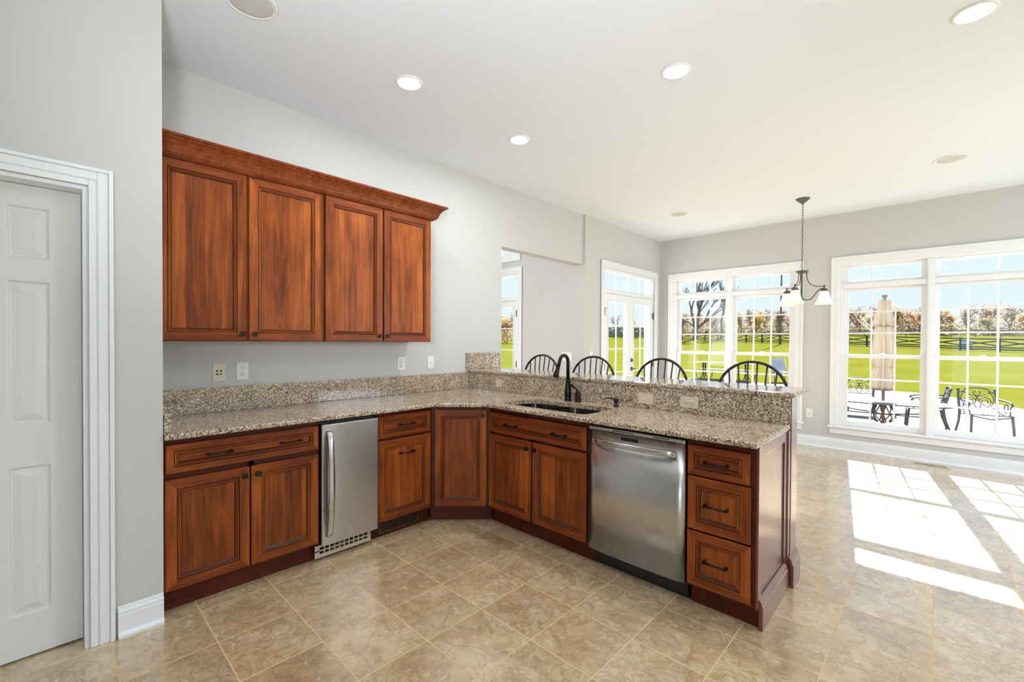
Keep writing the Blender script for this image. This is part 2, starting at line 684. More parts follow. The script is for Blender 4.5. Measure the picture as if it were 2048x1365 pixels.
# the tall room beyond the opening
FY = 4.90
FH = 3.9
FX0, FX1 = -2.0, -1.19
b = B()
box(b, FX1, FY, 0, -0.12, FY + 0.16, FH)
box(b, FX0, FY, 2.41, FX1, FY + 0.16, 2.70)
box(b, FX0, FY, 3.55, FX1, FY + 0.16, FH)
box(b, -5.2, FY, 0, FX0, FY + 0.16, FH)
struct('wall_family', b, WALL)
b = B(); box(b, -5.2, YR - 0.2, 0, -5.0, FY + 0.16, FH)
struct('wall_side', b, WALL)
b = B()
box(b, -5.2, YR - 0.2, 0, -4.3, YR, FH)
box(b, -0.9, YR - 0.2, 0, -0.13, YR, FH)
box(b, -4.3, YR - 0.2, 0, -0.9, YR, 0.5)
box(b, -4.3, YR - 0.2, 2.9, -0.9, YR, FH)  # opening in this unseen wall is added for its fill light
struct('wall_end', b, WALL)
b = B(); box(b, -5.2, YR - 0.2, FH, -0.13, FY + 0.16, FH + 0.2)
box(b, -0.13, YR - 0.2, H + 0.2, 0.0, FY + 0.16, FH + 0.2)
struct('ceiling_family', b, CEIL)


# baseboards: a plinth, a stepped cap and a shoe
def baseboard(name, path):
    b = B()
    prof = [(0, 0), (0.030, 0), (0.030, 0.012), (0.024, 0.020), (0.015, 0.024), (0.015, 0.100), (0.013, 0.104), (0.013, 0.118), (0.008, 0.124), (0.006, 0.137), (0.0, 0.140)]
    sweep_profile(b, prof, path)
    return struct(name, b, TRIM)


baseboard('baseboard_far', [(XB, YF), (XR, YF)])
baseboard('baseboard_pantry', [(XP, 0.215), (XP, YP - 0.001)])
baseboard('baseboard_breakfast', [(XB, 4.95), (XB, FD0 - 0.095)])
baseboard('baseboard_family', [(FX1 + 0.105, FY), (-0.125, FY)])


# ------------------------------------------------------------------ windows
def sash(root, x0, x1, z0, z1, g, y, rows, cols, th=0.03):
    """g = stile/rail margins (left, bottom, right, top) around the glass."""
    gx0, gz0, gx1, gz1 = x0 + g[0], z0 + g[1], x1 - g[2], z1 - g[3]
    b = B()
    yb = y + th
    box(b, x0, y, z0, gx0, yb, z1, bev=0.003)
    box(b, gx1, y, z0, x1, yb, z1, bev=0.003)
    box(b, gx0, y, z0, gx1, yb, gz0, bev=0.003)
    box(b, gx0, y, gz1, gx1, yb, z1, bev=0.003)
    for i in range(1, cols):
        c = gx0 + (gx1 - gx0) * i / cols
        box(b, c - 0.009, y + 0.006, gz0, c + 0.009, yb - 0.006, gz1)
    for i in range(1, rows):
        c = gz0 + (gz1 - gz0) * i / rows
        box(b, gx0, y + 0.0065, c - 0.009, gx1, yb - 0.0065, c + 0.009)
    s = part('sash', b, TRIM, root, world=True)
    b = B()
    v = [b.verts.new(p) for p in ((gx0 - 0.004, y + th / 2, gz0 - 0.004), (gx1 + 0.004, y + th / 2, gz0 - 0.004), (gx1 + 0.004, y + th / 2, gz1 + 0.004), (gx0 - 0.004, y + th / 2, gz1 + 0.004))]
    b.faces.new(v)
    p = part('pane', b, GLASS, s, world=True)
    return s


def window(num, x0):
    x1 = x0 + WW
    root = struct_root('window_%d' % num, ((x0 + x1) / 2, YF, 0))
    c = 0.088
    # casing
    b = B()
    for a0, a1, z0, z1 in ((x0, x0 + c, 0.3115, 2.378), (x1 - c, x1, 0.3115, 2.378), (x0, x1, 2.378, 2.483)):
        box(b, a0, YF - 0.016, z0, a1, YF, z1, bev=0.003)
    box(b, x0 - 0.003, YF - 0.027, 0.3115, x0 + 0.022, YF - 0.001, 2.461, bev=0.004)
    box(b, x1 - 0.022, YF - 0.027, 0.3115, x1 + 0.003, YF - 0.001, 2.461, bev=0.004)
    box(b, x0 - 0.003, YF - 0.027, 2.461, x1 + 0.003, YF - 0.001, 2.486, bev=0.004)
    part('casing', b, TRIM, root, world=True)
    # frame in the opening: jambs, head, sill, middle post, bar between transom and sashes
    ja, jb = x0 + 0.085, x1 - 0.085
    mid = x0 + GA + GW
    mid1 = mid + GG
    b = B()
    box(b, ja, YF - 0.002, WZ0, ja + 0.03, YF + 0.158, WZ1)
    box(b, jb - 0.03, YF - 0.002, WZ0, jb, YF + 0.158, WZ1)
    box(b, ja + 0.03, YF - 0.002, WZ1 - 0.03, jb - 0.03, YF + 0.158, WZ1)
    box(b, ja + 0.03, YF + 0.02, WZ0, jb - 0.03, YF + 0.158, WZ0 + 0.012)
    part('frame', b, TRIM, root, world=True)
    b = B()
    box(b, mid + 0.05, YF - 0.012, 0.31, mid1 - 0.05, YF + 0.156, WZ1 - 0.03, bev=0.004)
    box(b, mid + 0.062, YF - 0.02, 0.31, mid1 - 0.062, YF, WZ1 - 0.09, bev=0.003)
    part('mullion', b, TRIM, root, world=True)
    for u0, u1 in ((ja + 0.03, mid + 0.05), (mid1 - 0.05, jb - 0.03)):
        b = B()
        box(b, u0, YF - 0.002, 2.078, u1, YF + 0.15, 2.135, bev=0.004)
        part('transom_bar', b, TRIM, root, world=True)
        gl = x0 + GA if u0 < mid else mid1
        gl1 = gl + GW
        ml, mr = gl - u0, u1 - gl1
        sash(root, u0, u1, 2.136, WZ1 - 0.031, (ml, 0.036, mr, 0.034), YF + 0.05, 1, 3)
        sash(root, u0, u1, 1.19, 2.077, (ml, 0.045, mr, 0.03), YF + 0.075, 3, 3)
        s = sash(root, u0, u1, 0.313, 1.232, (ml, 0.072, mr, 0.04), YF + 0.042, 3, 3)
        b = B()
        cx = (u0 + u1) / 2
        box(b, cx - 0.03, YF + 0.045, 1.232, cx + 0.03, YF + 0.068, 1.243, bev=0.003)
        box(b, cx - 0.012, YF + 0.04, 1.243, cx + 0.02, YF + 0.06, 1.252, bev=0.003)
        part('sash_lock', b, TRIM, s, world=True)
    b = B()
    box(b, x0 - 0.022, YF - 0.048, 0.284, x1 + 0.022, YF + 0.03, 0.311, bev=0.006)
    part('stool', b, TRIM, root, world=True)
    b = B()
    box(b, x0, YF - 0.018, 0.205, x1, YF, 0.284, bev=0.004)
    part('apron', b, TRIM, root, world=True)


window(1, WX[0])
window(2, WX[1])


# ------------------------------------------------------------------ doors
def door_casing(root, axis_y, a0, a1, top, wd, face, sign=1, along='y', left=True):
    """Stepped casing around an opening a0..a1 x 0..top on a wall face."""
    b = B()

    def bx(u0, u1, z0, z1, th):
        if along == 'y':
            box(b, face, u0, z0, face + sign * th, u1, z1, bev=0.003)
        else:
            box(b, u0, face, z0, u1, face + sign * th, z1, bev=0.003)
    for th, i0, i1 in ((0.011, 0.0, 1.0), (0.016, 0.0, 0.30), (0.018, 0.36, 0.80), (0.026, 0.80, 1.0)):
        bx(a1 + wd * i0, a1 + wd * i1, 0, top + wd * i1, th)
        if left:
            bx(a0 - wd * i1, a0 - wd * i0, 0, top + wd * i1, th)
        bx(a0 - (wd * i0 if left else 0), a1 + wd * i0, top + wd * i0, top + wd * i1, th)
    return part('casing', b, TRIM, root, world=True)


# pantry door (six panels)
root = struct_root('door_1', (XP - 0.1, (PD0 + PD1) / 2, 0))
door_casing(root, 'y', PD0, PD1, PDT, 0.082, XP)
b = B()
box(b, XP - 0.142, PD1 - 0.018, 0, XP + 0.001, PD1, PDT)
box(b, XP - 0.142, PD0, 0, XP + 0.001, PD0 + 0.018, PDT)
box(b, XP - 0.142, PD0 + 0.018, PDT - 0.018, XP + 0.001, PD1 - 0.018, PDT)
part('jamb', b, TRIM, root, world=True)
b = B()
dw = (PD1 - 0.02) - (PD0 + 0.02)
xs = [0, 0.098, 0.098 + (dw - 0.296) / 2, 0.198 + (dw - 0.296) / 2, dw - 0.098, dw]
zs = [0.008, 0.19, 0.832, 1.013, 1.631, 1.728, 1.95, 2.04]
for i in range(5):
    for j in range(7):
        if i in (1, 3) and j in (1, 3, 5):
            recess(b, xs[i], zs[j], xs[i + 1], zs[j + 1], [(0, 0), (0.004, 0.002), (0.008, 0.010), (0.014, 0.011), (0.040, 0.002), (0.043, 0.001)])
        else:
            v = [b.verts.new(p) for p in ((xs[i], 0, zs[j]), (xs[i + 1], 0, zs[j]), (xs[i + 1], 0, zs[j + 1]), (xs[i], 0, zs[j + 1]))]
            b.faces.new(v)
bmesh.ops.remove_doubles(b, verts=b.verts, dist=1e-5)
for f in b.faces:
    if f.normal.y > 0.2:
        f.normal_flip()
x0, x1, z0, z1, t = 0, dw, 0.008, 2.04, 0.035
v = [b.verts.new(p) for p in ((x0, t, z0), (x1, t, z0), (x1, t, z1), (x0, t, z1))]
b.faces.new(list(reversed(v)))
fr = [b.verts.new(p) for p in ((x0, 0, z0), (x1, 0, z0), (x1, 0, z1), (x0, 0, z1))]
for k in range(4):
    b.faces.new((fr[k], v[k], v[(k + 1) % 4], fr[(k + 1) % 4]))
b.transform(Matrix.Translation((XP - 0.098, PD0 + 0.02, 0)) @ Matrix.Rotation(PI / 2, 4, 'Z'))
part('door_slab', b, DOORP, root, world=True)


def french_leaf(root, u0, u1, z0, z1, gl, cols, rows, along, face, sgn):
    """A glazed leaf on a wall: face is the leaf's room side, sgn the way it goes into the wall."""
    b = B()
    th = 0.044

    def bx(a0, a1, c0, c1, d0, d1, bev=0.0):
        if along == 'y':
            box(b, face + sgn * d0, a0, c0, face + sgn * d1, a1, c1, bev=bev)
        else:
            box(b, a0, face + sgn * d0, c0, a1, face + sgn * d1, c1, bev=bev)
    g0, g1, h0, h1 = gl
    bx(u0, g0, z0, z1, 0, th, 0.002)
    bx(g1, u1, z0, z1, 0, th, 0.002)
    bx(g0, g1, z0, h0, 0, th, 0.002)
    bx(g0, g1, h1, z1, 0, th, 0.002)
    for a0, a1, c0, c1 in ((g0 - 0.018, g0, h0 - 0.018, h1 + 0.018), (g1, g1 + 0.018, h0 - 0.018, h1 + 0.018), (g0, g1, h0 - 0.018, h0), (g0, g1, h1, h1 + 0.018)):
        bx(a0, a1, c0, c1, -0.008, 0.0, 0.003)
    for i in range(1, cols):
        c = g0 + (g1 - g0) * i / cols
        bx(c - 0.008, c + 0.008, h0, h1, 0.016, th - 0.016)
    for i in range(1, rows):
        c = h0 + (h1 - h0) * i / rows
        bx(g0, g1, c - 0.008, c + 0.008, 0.0165, th - 0.0165)
    lf = part('door_leaf', b, TRIM, root, world=True)
    b = B()
    m = face + sgn * th / 2
    q = ((g0, h0), (g1, h0), (g1, h1), (g0, h1))
    b.faces.new([b.verts.new((m, a, z) if along == 'y' else (a, m, z)) for a, z in q])
    part('pane', b, GLASS, lf, world=True)
    return lf


def transom(root, u0, u1, z0, z1, cols, along, face, sgn, m=0.03):
    b = B()

    def bx(a0, a1, c0, c1, d0=0.0, d1=0.04):
        if along == 'y':
            box(b, face + sgn * d0, a0, c0, face + sgn * d1, a1, c1)
        else:
            box(b, a0, face + sgn * d0, c0, a1, face + sgn * d1, c1)
    bx(u0, u0 + m, z0, z1)
    bx(u1 - m, u1, z0, z1)
    bx(u0 + m, u1 - m, z0, z0 + m)
    bx(u0 + m, u1 - m, z1 - m, z1)
    for i in range(1, cols):
        c = u0 + m + (u1 - u0 - 2 * m) * i / cols
        bx(c - 0.009, c + 0.009, z0 + m, z1 - m, 0.01, 0.03)
    s = part('transom_sash', b, TRIM, root, world=True)
    b = B()
    mm = face + sgn * 0.02
    q = ((u0 + m, z0 + m), (u1 - m, z0 + m), (u1 - m, z1 - m), (u0 + m, z1 - m))
    b.faces.new([b.verts.new((mm, a, z) if along == 'y' else (a, mm, z)) for a, z in q])
    part('pane', b, GLASS, s, world=True)


# french doors of the breakfast room
root = struct_root('door_2', (XB, (FD0 + FD1) / 2, 0))
door_casing(root, 'y', FD0, FD1, FDT, 0.09, XB)
b = B()
box(b, -0.119, FD0, 0, XB - 0.001, FD0 + 0.02, FDT)
box(b, -0.119, FD1 - 0.02, 0, XB - 0.001, FD1, FDT)
box(b, -0.119, FD0 + 0.02, FDT - 0.02, XB - 0.001, FD1 - 0.02, FDT)
box(b, -0.119, FD0 + 0.02, 2.07, XB - 0.002, FD1 - 0.02, 2.115)
part('jamb', b, TRIM, root, world=True)
transom(root, FD0 + 0.02, FD1 - 0.02, 2.115, FDT - 0.02, 4, 'y', XB - 0.03, -1, 0.022)
fm = (FD0 + FD1) / 2
for u0, u1 in ((FD0 + 0.021, fm - 0.002), (fm + 0.002, FD1 - 0.021)):
    lf = french_leaf(root, u0, u1, 0.01, 2.067, (u0 + 0.115, u1 - 0.115, 0.26, 1.955), 2, 5, 'y', XB - 0.012, -1)
    hy = u0 if u0 < fm else u1
    for z in (0.25, 1.03, 1.80):
        b = B()
        box(b, XB - 0.012, hy - 0.012, z - 0.045, XB + 0.004, hy + 0.012, z + 0.045, bev=0.002)
        tube(b, [(XB + 0.005, hy, z - 0.055), (XB + 0.005, hy, z + 0.055)], 0.007, 8)
        if z > 1.5:
            tube(b, [(XB + 0.008, hy, z + 0.05), (XB + 0.012, hy + 0.035, z + 0.055)], 0.005, 6)
        part('hinge', b, PEWTER, lf, world=True)
    if u0 > fm:
        for z in (0.97, 1.10):
            b = B()
            lathe(b, [(0.0, 0.0), (0.03, 0.0), (0.03, 0.008), (0.014, 0.012), (0.012, 0.03), (0.0, 0.03)], (XB - 0.012, u0 + 0.05, z), 16, axis=Matrix.Rotation(PI / 2, 3, 'Y'))
            if z < 1.0:
                tube(b, [(XB + 0.015, u0 + 0.05, z), (XB + 0.03, u0 + 0.06, z), (XB + 0.03, u0 + 0.14, z - 0.005)], 0.008, 8)
            part('lever' if z < 1.0 else 'deadbolt', b, PEWTER, lf, world=True)

# the glazed door of the room beyond, with a transom, and the window above it
root = struct_root('door_3', ((FX0 + FX1) / 2, FY, 0))
door_casing(root, 'x', FX0, FX1, 2.41, 0.095, FY, -1, 'x')
b = B()
box(b, FX0, FY + 0.002, 0, FX0 + 0.02, FY + 0.158, 2.41)
box(b, FX1 - 0.02, FY + 0.002, 0, FX1, FY + 0.158, 2.41)
box(b, FX0 + 0.02, FY + 0.002, 2.39, FX1 - 0.02, FY + 0.158, 2.41)
box(b, FX0 + 0.02, FY + 0.002, 2.0, FX1 - 0.02, FY + 0.158, 2.05)
part('jamb', b, TRIM, root, world=True)
transom(root, FX0 + 0.02, FX1 - 0.02, 2.05, 2.39, 1, 'x', FY + 0.03, 1, 0.02)
lf = french_leaf(root, FX0 + 0.021, FX1 - 0.021, 0.01, 1.997, (FX0 + 0.13, FX1 - 0.105, 0.26, 1.905), 1, 5, 'x', FY + 0.012, 1)
for z in (1.03, 1.80):
    b = B()
    box(b, FX1 - 0.033, FY - 0.004, z - 0.05, FX1 - 0.009, FY + 0.012, z + 0.05, bev=0.002)
    part('hinge', b, PEWTER, lf, world=True)
root = struct_root('window_3', ((FX0 + FX1) / 2, FY, 2.7))
b = B()
box(b, FX0 - 0.09, FY - 0.02, 2.60, FX1 + 0.06, FY, 2.70, bev=0.004)
box(b, FX1, FY - 0.02, 2.70, FX1 + 0.06, FY, 3.6, bev=0.004)
box(b, FX0 - 0.09, FY - 0.02, 2.70, FX0, FY, 3.6, bev=0.004)
part('casing', b, TRIM, root, world=True)
transom(root, FX0, FX1, 2.70, 3.55, 2, 'x', FY + 0.04, 1, 0.03)

# ------------------------------------------------------------------ cabinets
def front_panel(bm, x0, x1, z0, z1, frame=0.05, t=0.02):
    """A mitred frame-and-panel door or drawer front with glazed grooves; its back lies at y = 0."""
    f = frame
    rings = [(0.0, 0.0), (0.0, -t + 0.004), (0.004, -t), (f, -t), (f + 0.0028, -t + 0.005), (f + 0.005, -t + 0.001), (f + 0.010, -t + 0.002), (f + 0.0125, -t + 0.006), (f + 0.018, -t + 0.004), (f + 0.0225, -t + 0.011)]
    mis = [2, -1, -1, 2, -1, -1, 2, -1, 2]
    recess(bm, x0, z0, x1, z1, rings, mis, fill=0 if (z1 - z0) > 0.2 else 1, rail=1, stile=0)
    bk = [bm.verts.new(p) for p in ((x0, 0, z0), (x1, 0, z0), (x1, 0, z1), (x0, 0, z1))]
    bm.faces.new(bk)
    bmesh.ops.remove_doubles(bm, verts=bm.verts, dist=1e-6)


def knob(parent, x, z, y=-0.02):
    b = B()
    lathe(b, [(0.007, 0.0), (0.005, 0.012), (0.008, 0.016)], (x, y, z), 10, axis=Matrix.Rotation(PI / 2, 3, 'X'))
    box(b, x - 0.014, y - 0.027, z - 0.014, x + 0.014, y - 0.015, z + 0.014, bev=0.003)
    part('knob', b, BRONZE, parent)


def pull(parent, x, z, y=-0.02, ln=0.105):
    b = B()
    for s in (-1, 1):
        box(b, x + s * ln / 2 - 0.007, y - 0.026, z - 0.007, x + s * ln / 2 + 0.007, y, z + 0.007, bev=0.002)
    tube(b, [(x - ln / 2 - 0.006, y - 0.029, z), (x + ln / 2 + 0.006, y - 0.029, z)], 0.0055, 8)
    part('handle', b, BRONZE, parent)


def door(root, x0, x1, z0, z1, kn=None, pl=None, frame=0.05):
    b = B()
    front_panel(b, x0, x1, z0, z1, frame)
    d = part('door', b, DOORM, root)
    if kn:
        knob(d, *kn)
    if pl:
        pull(d, *pl)
    return d


def drawer(root, x0, x1, z0, z1, pulls, frame=0.034):
    b = B()
    front_panel(b, x0, x1, z0, z1, frame)
    d = part('drawer', b, DOORM, root)
    for x, z in pulls:
        pull(d, x, z)
    return d


def carcass(root, w, depth, z0, z1, rails=(), posts=(), top=True):
    """An open box of boards with a face frame at y = 0."""
    b = B()
    t = 0.018
    box(b, 0, 0.02, z0, t, depth, z1)
    box(b, w - t, 0.02, z0, w, depth, z1)
    box(b, t, 0.02, z0, w - t, depth, z0 + t)
    box(b, t, depth - 0.008, z0 + t, w - t, depth, z1)
    if top:
        box(b, t, 0.02, z1 - t, w - t, depth - 0.008, z1)
    s = 0.03
    box(b, 0, 0, z0, s, 0.02, z1)
    box(b, w - s, 0, z0, w, 0.02, z1)
    for r0, r1 in ((z0, z0 + 0.035), (z1 - 0.035, z1)) + tuple(rails):
        box(b, s, 0, r0, w - s, 0.02, r1)
    for p in posts:
        box(b, p - 0.02, 0, z0 + 0.035, p + 0.02, 0.02, z1 - 0.035)
    return part('body', b, WOOD_D, root)


def toe_kick(root, x0, x1, y=0.042):
    b = B()
    box(b, x0, y, 0.0, x1, y + 0.018, 0.104)
    part('toe_kick', b, WOOD_D, root)


R90 = PI / 2
FAX = 0.615            # face-frame plane of the run along the left wall
FPY = 2.330            # face-frame plane of the peninsula
ZC = 0.884             # underside of the countertop

# upper cabinets
UZ0, UZ1 = 1.372, 2.395
for y0, y1, sp, lab in ((0.388, 1.308, 0.842, 'cherry wall cabinet of two wide doors, next to the grey pantry corner'),
                        (1.3085, 2.212, 1.763, 'cherry wall cabinet of two narrower doors, the one farther from the pantry')):
    t = thing('wall_cabinet', lab, 'cabinet', (0.325, y0, UZ0), R90, 'cherry wall cabinets')
    wd, hh = y1 - y0, UZ1 - UZ0
    b = B()
    box(b, 0, 0.0, 0, wd, 0.323, hh, 0)
    part('body', b, [WOOD_V], t)
    m = sp - y0
    door(t, 0.012, m - 0.005, 0.003, hh - 0.012, kn=(m - 0.032, 0.045))
    door(t, m + 0.007, wd - 0.010, 0.003, hh - 0.012, kn=(m + 0.034, 0.045))

# crown moulding along both, returning to the wall
b = B()
x, ye = 0.327, 2.214
prof = [(0, 2.3855), (0.022, 2.3855), (0.026, 2.392), (0.036, 2.394), (0.037, 2.403), (0.043, 2.404), (0.047, 2.418), (0.056, 2.442), (0.072, 2.464), (0.088, 2.475), (0.090, 2.481), (0.102, 2.483), (0.104, 2.496), (0.0, 2.496)]
sweep_profile(b, prof, [(0.3255, YP + 0.002), (0.3255, ye - 0.001), (0.001, ye - 0.001)])
for f in b.faces:
    f.material_index = 0
solo('crown_molding', 'cherry crown moulding running along the top of both wall cabinets', 'crown moulding', b, [WOOD_H], (0.345, YP, 2.4))

# base cabinet with a wide drawer over two doors
Y0 = YP + 0.003
t = thing('base_cabinet', 'cherry base cabinet with wide drawer over two doors, left of the narrow steel fridge', 'cabinet', (FAX, Y0, 0), R90)
wd = 1.157 - Y0
carcass(t, wd, FAX - 0.003, 0.105, ZC, rails=((0.672, 0.712),), posts=((0.388),))
drawer(t, 0.010, wd - 0.004, 0.706, 0.853, [(0.24, 0.782), (0.60, 0.782)])
m = 0.387
door(t, 0.006, m - 0.003, 0.118, 0.678, kn=(m - 0.03, 0.632))
door(t, m + 0.005, wd - 0.004, 0.118, 0.678, kn=(m + 0.035, 0.632))
toe_kick(t, 0, wd)

# undercounter fridge
t = thing('undercounter_fridge', 'narrow stainless undercounter fridge with tall bar handle between cherry cabinets', 'fridge', (FAX, 1.1615, 0), R90)
fwd = 0.388
b = B()
box(b, 0.002, 0.012, 0.03, fwd - 0.002, 0.56, 0.868, bev=0.004)
part('case', b, BLACKP, t)
b = B()
box(b, 0.002, -0.04, 0.098, fwd - 0.002, 0.010, 0.858, bev=0.006, seg=3)
dr = part('door', b, STEEL, t)
b = B()
pts, n = [], 20
for i in range(n + 1):
    u = i / n
    pts.append((0.045, -0.046 - 0.045 * math.sin(PI * u) ** 0.55, 0.155 + 0.665 * u))
secs = []
for i, p in enumerate(pts):
    hw, ht = 0.0165, 0.007
    secs.append([b.verts.new((p[0] + sx_ * hw, p[1] + sy_ * ht, p[2])) for sx_, sy_ in ((-1, -0.6), (-0.7, -1), (0.7, -1), (1, -0.6), (1, 1), (-1, 1))])
for i in range(n):
    for k in range(6):
        f = b.faces.new((secs[i][k], secs[i][(k + 1) % 6], secs[i + 1][(k + 1) % 6], secs[i + 1][k]))
        f.smooth = True
b.faces.new(secs[0]); b.faces.new(list(reversed(secs[-1])))
for z in (0.165, 0.80):
    box(b, 0.032, -0.055, z - 0.012, 0.058, -0.039, z + 0.018, bev=0.003)
part('handle', b, STEELH, dr)
b = B()
g0, g1 = -0.022, fwd - 0.035
box(b, g0, 0.012, 0.018, g1, 0.018, 0.094)
for x0_, x1_, z0_, z1_ in ((g0, g1, 0.016, 0.038), (g0, g1, 0.079, 0.094), (g0, g1, 0.0545, 0.0625), (g0, g0 + 0.028, 0.038, 0.079), (g1 - 0.022, g1, 0.038, 0.079)):
    box(b, x0_, 0.004, z0_, x1_, 0.0125, z1_, 1)
for i in range(1, 10):
    c = g0 + 0.028 + (g1 - g0 - 0.05) * i / 10
    box(b, c - 0.0035, 0.0045, 0.038, c + 0.0035, 0.0125, 0.079, 1)
part('vent_grille', b, [BLACKP, TANV], t)

# narrow cabinet with a drawer over a pull-out
t = thing('base_cabinet', 'narrow cherry base cabinet with small drawer over pull-out, above the toe-kick vent', 'cabinet', (FAX, 1.5515, 0), R90)
wd = 2.008 - 1.5515
carcass(t, wd, FAX - 0.003, 0.105, ZC, rails=((0.675, 0.708),))
drawer(t, 0.006, wd - 0.016, 0.700, 0.857, [(wd / 2, 0.785)])
door(t, 0.006, wd - 0.012, 0.122, 0.686, pl=(wd / 2, 0.582))
toe_kick(t, 0, wd + 0.01)

# corner cabinet set at 45 degrees
r2 = math.sqrt(0.5)
c0 = Vector((FAX, 2.0115)); c1 = Vector((FAX + 0.3185, FPY))
t = thing('corner_cabinet', 'cherry corner base cabinet with one tall door set diagonally between the runs', 'cabinet', (c0.x, c0.y, 0), PI / 4)
dl = (c1 - c0).length
inv = t.matrix_basis.inverted()
b = B()
poly = [(c0.x, c0.y), (c1.x - 0.003, c1.y), (c1.x - 0.003, 2.905), (0.003, 2.905), (0.003, c0.y)]
poly = [((inv @ Vector((x_, y_, 0))).x, (inv @ Vector((x_, y_, 0))).y) for x_, y_ in poly]
prism(b, poly, 0.105, ZC - 0.001)
part('body', b, WOOD_D, t)
door(t, 0.030, dl - 0.028, 0.122, 0.862, kn=(dl - 0.055, 0.816))
b = B()
box(b, -0.012, 0.042, 0, dl + 0.012, 0.060, 0.104)
part('toe_kick', b, WOOD_D, t)

# sink base
X0 = c1.x + 0.001
t = thing('sink_cabinet', 'cherry sink cabinet with a false drawer front over two doors, left of the dishwasher', 'cabinet', (X0, FPY, 0), 0)
wd = 1.829 - X0
carcass(t, wd, 0.575, 0.105, ZC, rails=((0.682, 0.702),), posts=((0.435),), top=False)
drawer(t, 0.004, wd - 0.010, 0.698, 0.846, [(0.245, 0.772), (0.680, 0.772)])
m = 0.434
door(t, 0.004, m - 0.004, 0.122, 0.682, kn=(m - 0.032, 0.634))
door(t, m + 0.006, wd - 0.006, 0.122, 0.682, kn=(m + 0.038, 0.634))
b = B()
box(b, -0.010, 0.042, 0, wd + 0.035, 0.060, 0.104)
part('toe_kick', b, WOOD_D, t)

# dishwasher
t = thing('dishwasher', 'stainless dishwasher with a wide bar handle below the counter', 'dishwasher', (1.834, FPY, 0), 0)
w_ = 0.614
b = B()
box(b, 0.006, 0.030, 0.03, w_ - 0.006, 0.57, 0.868)
part('tub', b, BLACKP, t)
b = B()
# a door whose front bows gently
n = 16
z0_, z1_ = 0.108, 0.842
fr_, bk_ = [], []
for i in range(n + 1):
    u = i / n
    bow = 0.010 * (1 - (2 * u - 1) ** 2)
    e_ = 0.006 if i in (0, n) else 0.0
    fr_.append([b.verts.new((0.006 + (w_ - 0.012) * u, -0.022 - bow + e_, z)) for z in (z0_, z1_)])
    bk_.append([b.verts.new((0.006 + (w_ - 0.012) * u, 0.028, z)) for z in (z0_, z1_)])
for i in range(n):
    for q in ((fr_[i][0], fr_[i + 1][0], fr_[i + 1][1], fr_[i][1]), (bk_[i][0], bk_[i][1], bk_[i + 1][1], bk_[i + 1][0]), (fr_[i][0], bk_[i][0], bk_[i + 1][0], fr_[i + 1][0]), (fr_[i][1], fr_[i + 1][1], bk_[i + 1][1], bk_[i][1])):
        b.faces.new(q).smooth = q[0] is fr_[i][0] and q[1] is fr_[i + 1][0]
b.faces.new((fr_[0][0], fr_[0][1], bk_[0][1], bk_[0][0])); b.faces.new((fr_[n][0], bk_[n][0], bk_[n][1], fr_[n][1]))
dr = part('door', b, STEEL, t)
b = B()
box(b, 0.008, -0.020, 0.8425, w_ - 0.008, 0.028, 0.864, bev=0.004)
part('control_strip', b, STEEL, t)
b = B()
box(b, 0.17, -0.0215, 0.852, 0.31, -0.0195, 0.857)
part('vent_slot', b, SLOT, t)
b = B()
box(b, 0.43, -0.0215, 0.852, 0.52, -0.0195, 0.857)
part('vent_slot', b, SLOT, t)
b = B()
box(b, 0.236, -0.034, 0.812, 0.345, -0.030, 0.828, bev=0.001)
part('display', b, BLACKP, dr)
b = B()
n = 18
secs = []
for i in range(n + 1):
    u = i / n
    x_ = 0.055 + (w_ - 0.11) * u
    y_ = -0.034 - 0.034 * math.sin(PI * u) ** 0.5
    secs.append([b.verts.new((x_, y_ + dy, 0.785 + dz)) for dy, dz in ((0.006, -0.016), (-0.004, -0.016), (-0.008, -0.010), (-0.008, 0.010), (-0.004, 0.016), (0.006, 0.016))])
for i in range(n):
    for k in range(6):
        b.faces.new((secs[i][k], secs[i + 1][k], secs[i + 1][(k + 1) % 6], secs[i][(k + 1) % 6])).smooth = True
b.faces.new(secs[0]); b.faces.new(list(reversed(secs[-1])))
for x_ in (0.062, w_ - 0.062):
    box(b, x_ - 0.014, -0.046, 0.772, x_ + 0.014, -0.022, 0.798, bev=0.003)
part('handle', b, STEELH, dr)
b = B()
box(b, 0.012, 0.050, 0.0, w_ - 0.004, 0.062, 0.104)
part('toe_kick', b, BLACKP, t)

# drawer stack with the panelled end
X0 = 2.4495
t = thing('drawer_cabinet', 'cherry cabinet of three drawers at the open end of the peninsula', 'cabinet', (X0, FPY, 0), 0)
XE = 2.778
wd = XE - X0
carcass(t, wd, 0.575, 0.105, ZC, rails=((0.682, 0.694), (0.402, 0.414)))
drawer(t, 0.005, wd - 0.024, 0.694, 0.848, [(0.152, 0.771)])
drawer(t, 0.005, wd - 0.020, 0.410, 0.686, [(0.152, 0.552)], 0.045)
drawer(t, 0.005, wd - 0.018, 0.120, 0.402, [(0.152, 0.266)], 0.045)
b = B()
box(b, 0.008, 0.042, 0, wd + 0.004, 0.060, 0.104)
part('toe_kick', b, WOOD_D, t)
b = B()
recess(b, 0.0, 0.10, 0.540, ZC - 0.001, [(0.0, 0.0), (0.0, -0.009), (0.001, -0.010), (0.052, -0.010), (0.056, -0.004), (0.062, -0.003)], [0, 0, 0, 1, 0], fill=0)
b.transform(Matrix.Translation((wd, 0.002, 0)) @ Matrix.Rotation(PI / 2, 4, 'Z'))
part('end_panel', b, [WOOD_E, GLAZE], t)
b = B()
prof = [(0, 0), (0.018, 0), (0.018, 0.112), (0.013, 0.121), (0.011, 0.135), (0.006, 0.142), (0.0, 0.148)]
b2 = B()
sweep_profile(b2, prof, [(0.0, 0.0), (0.0, 0.5)])
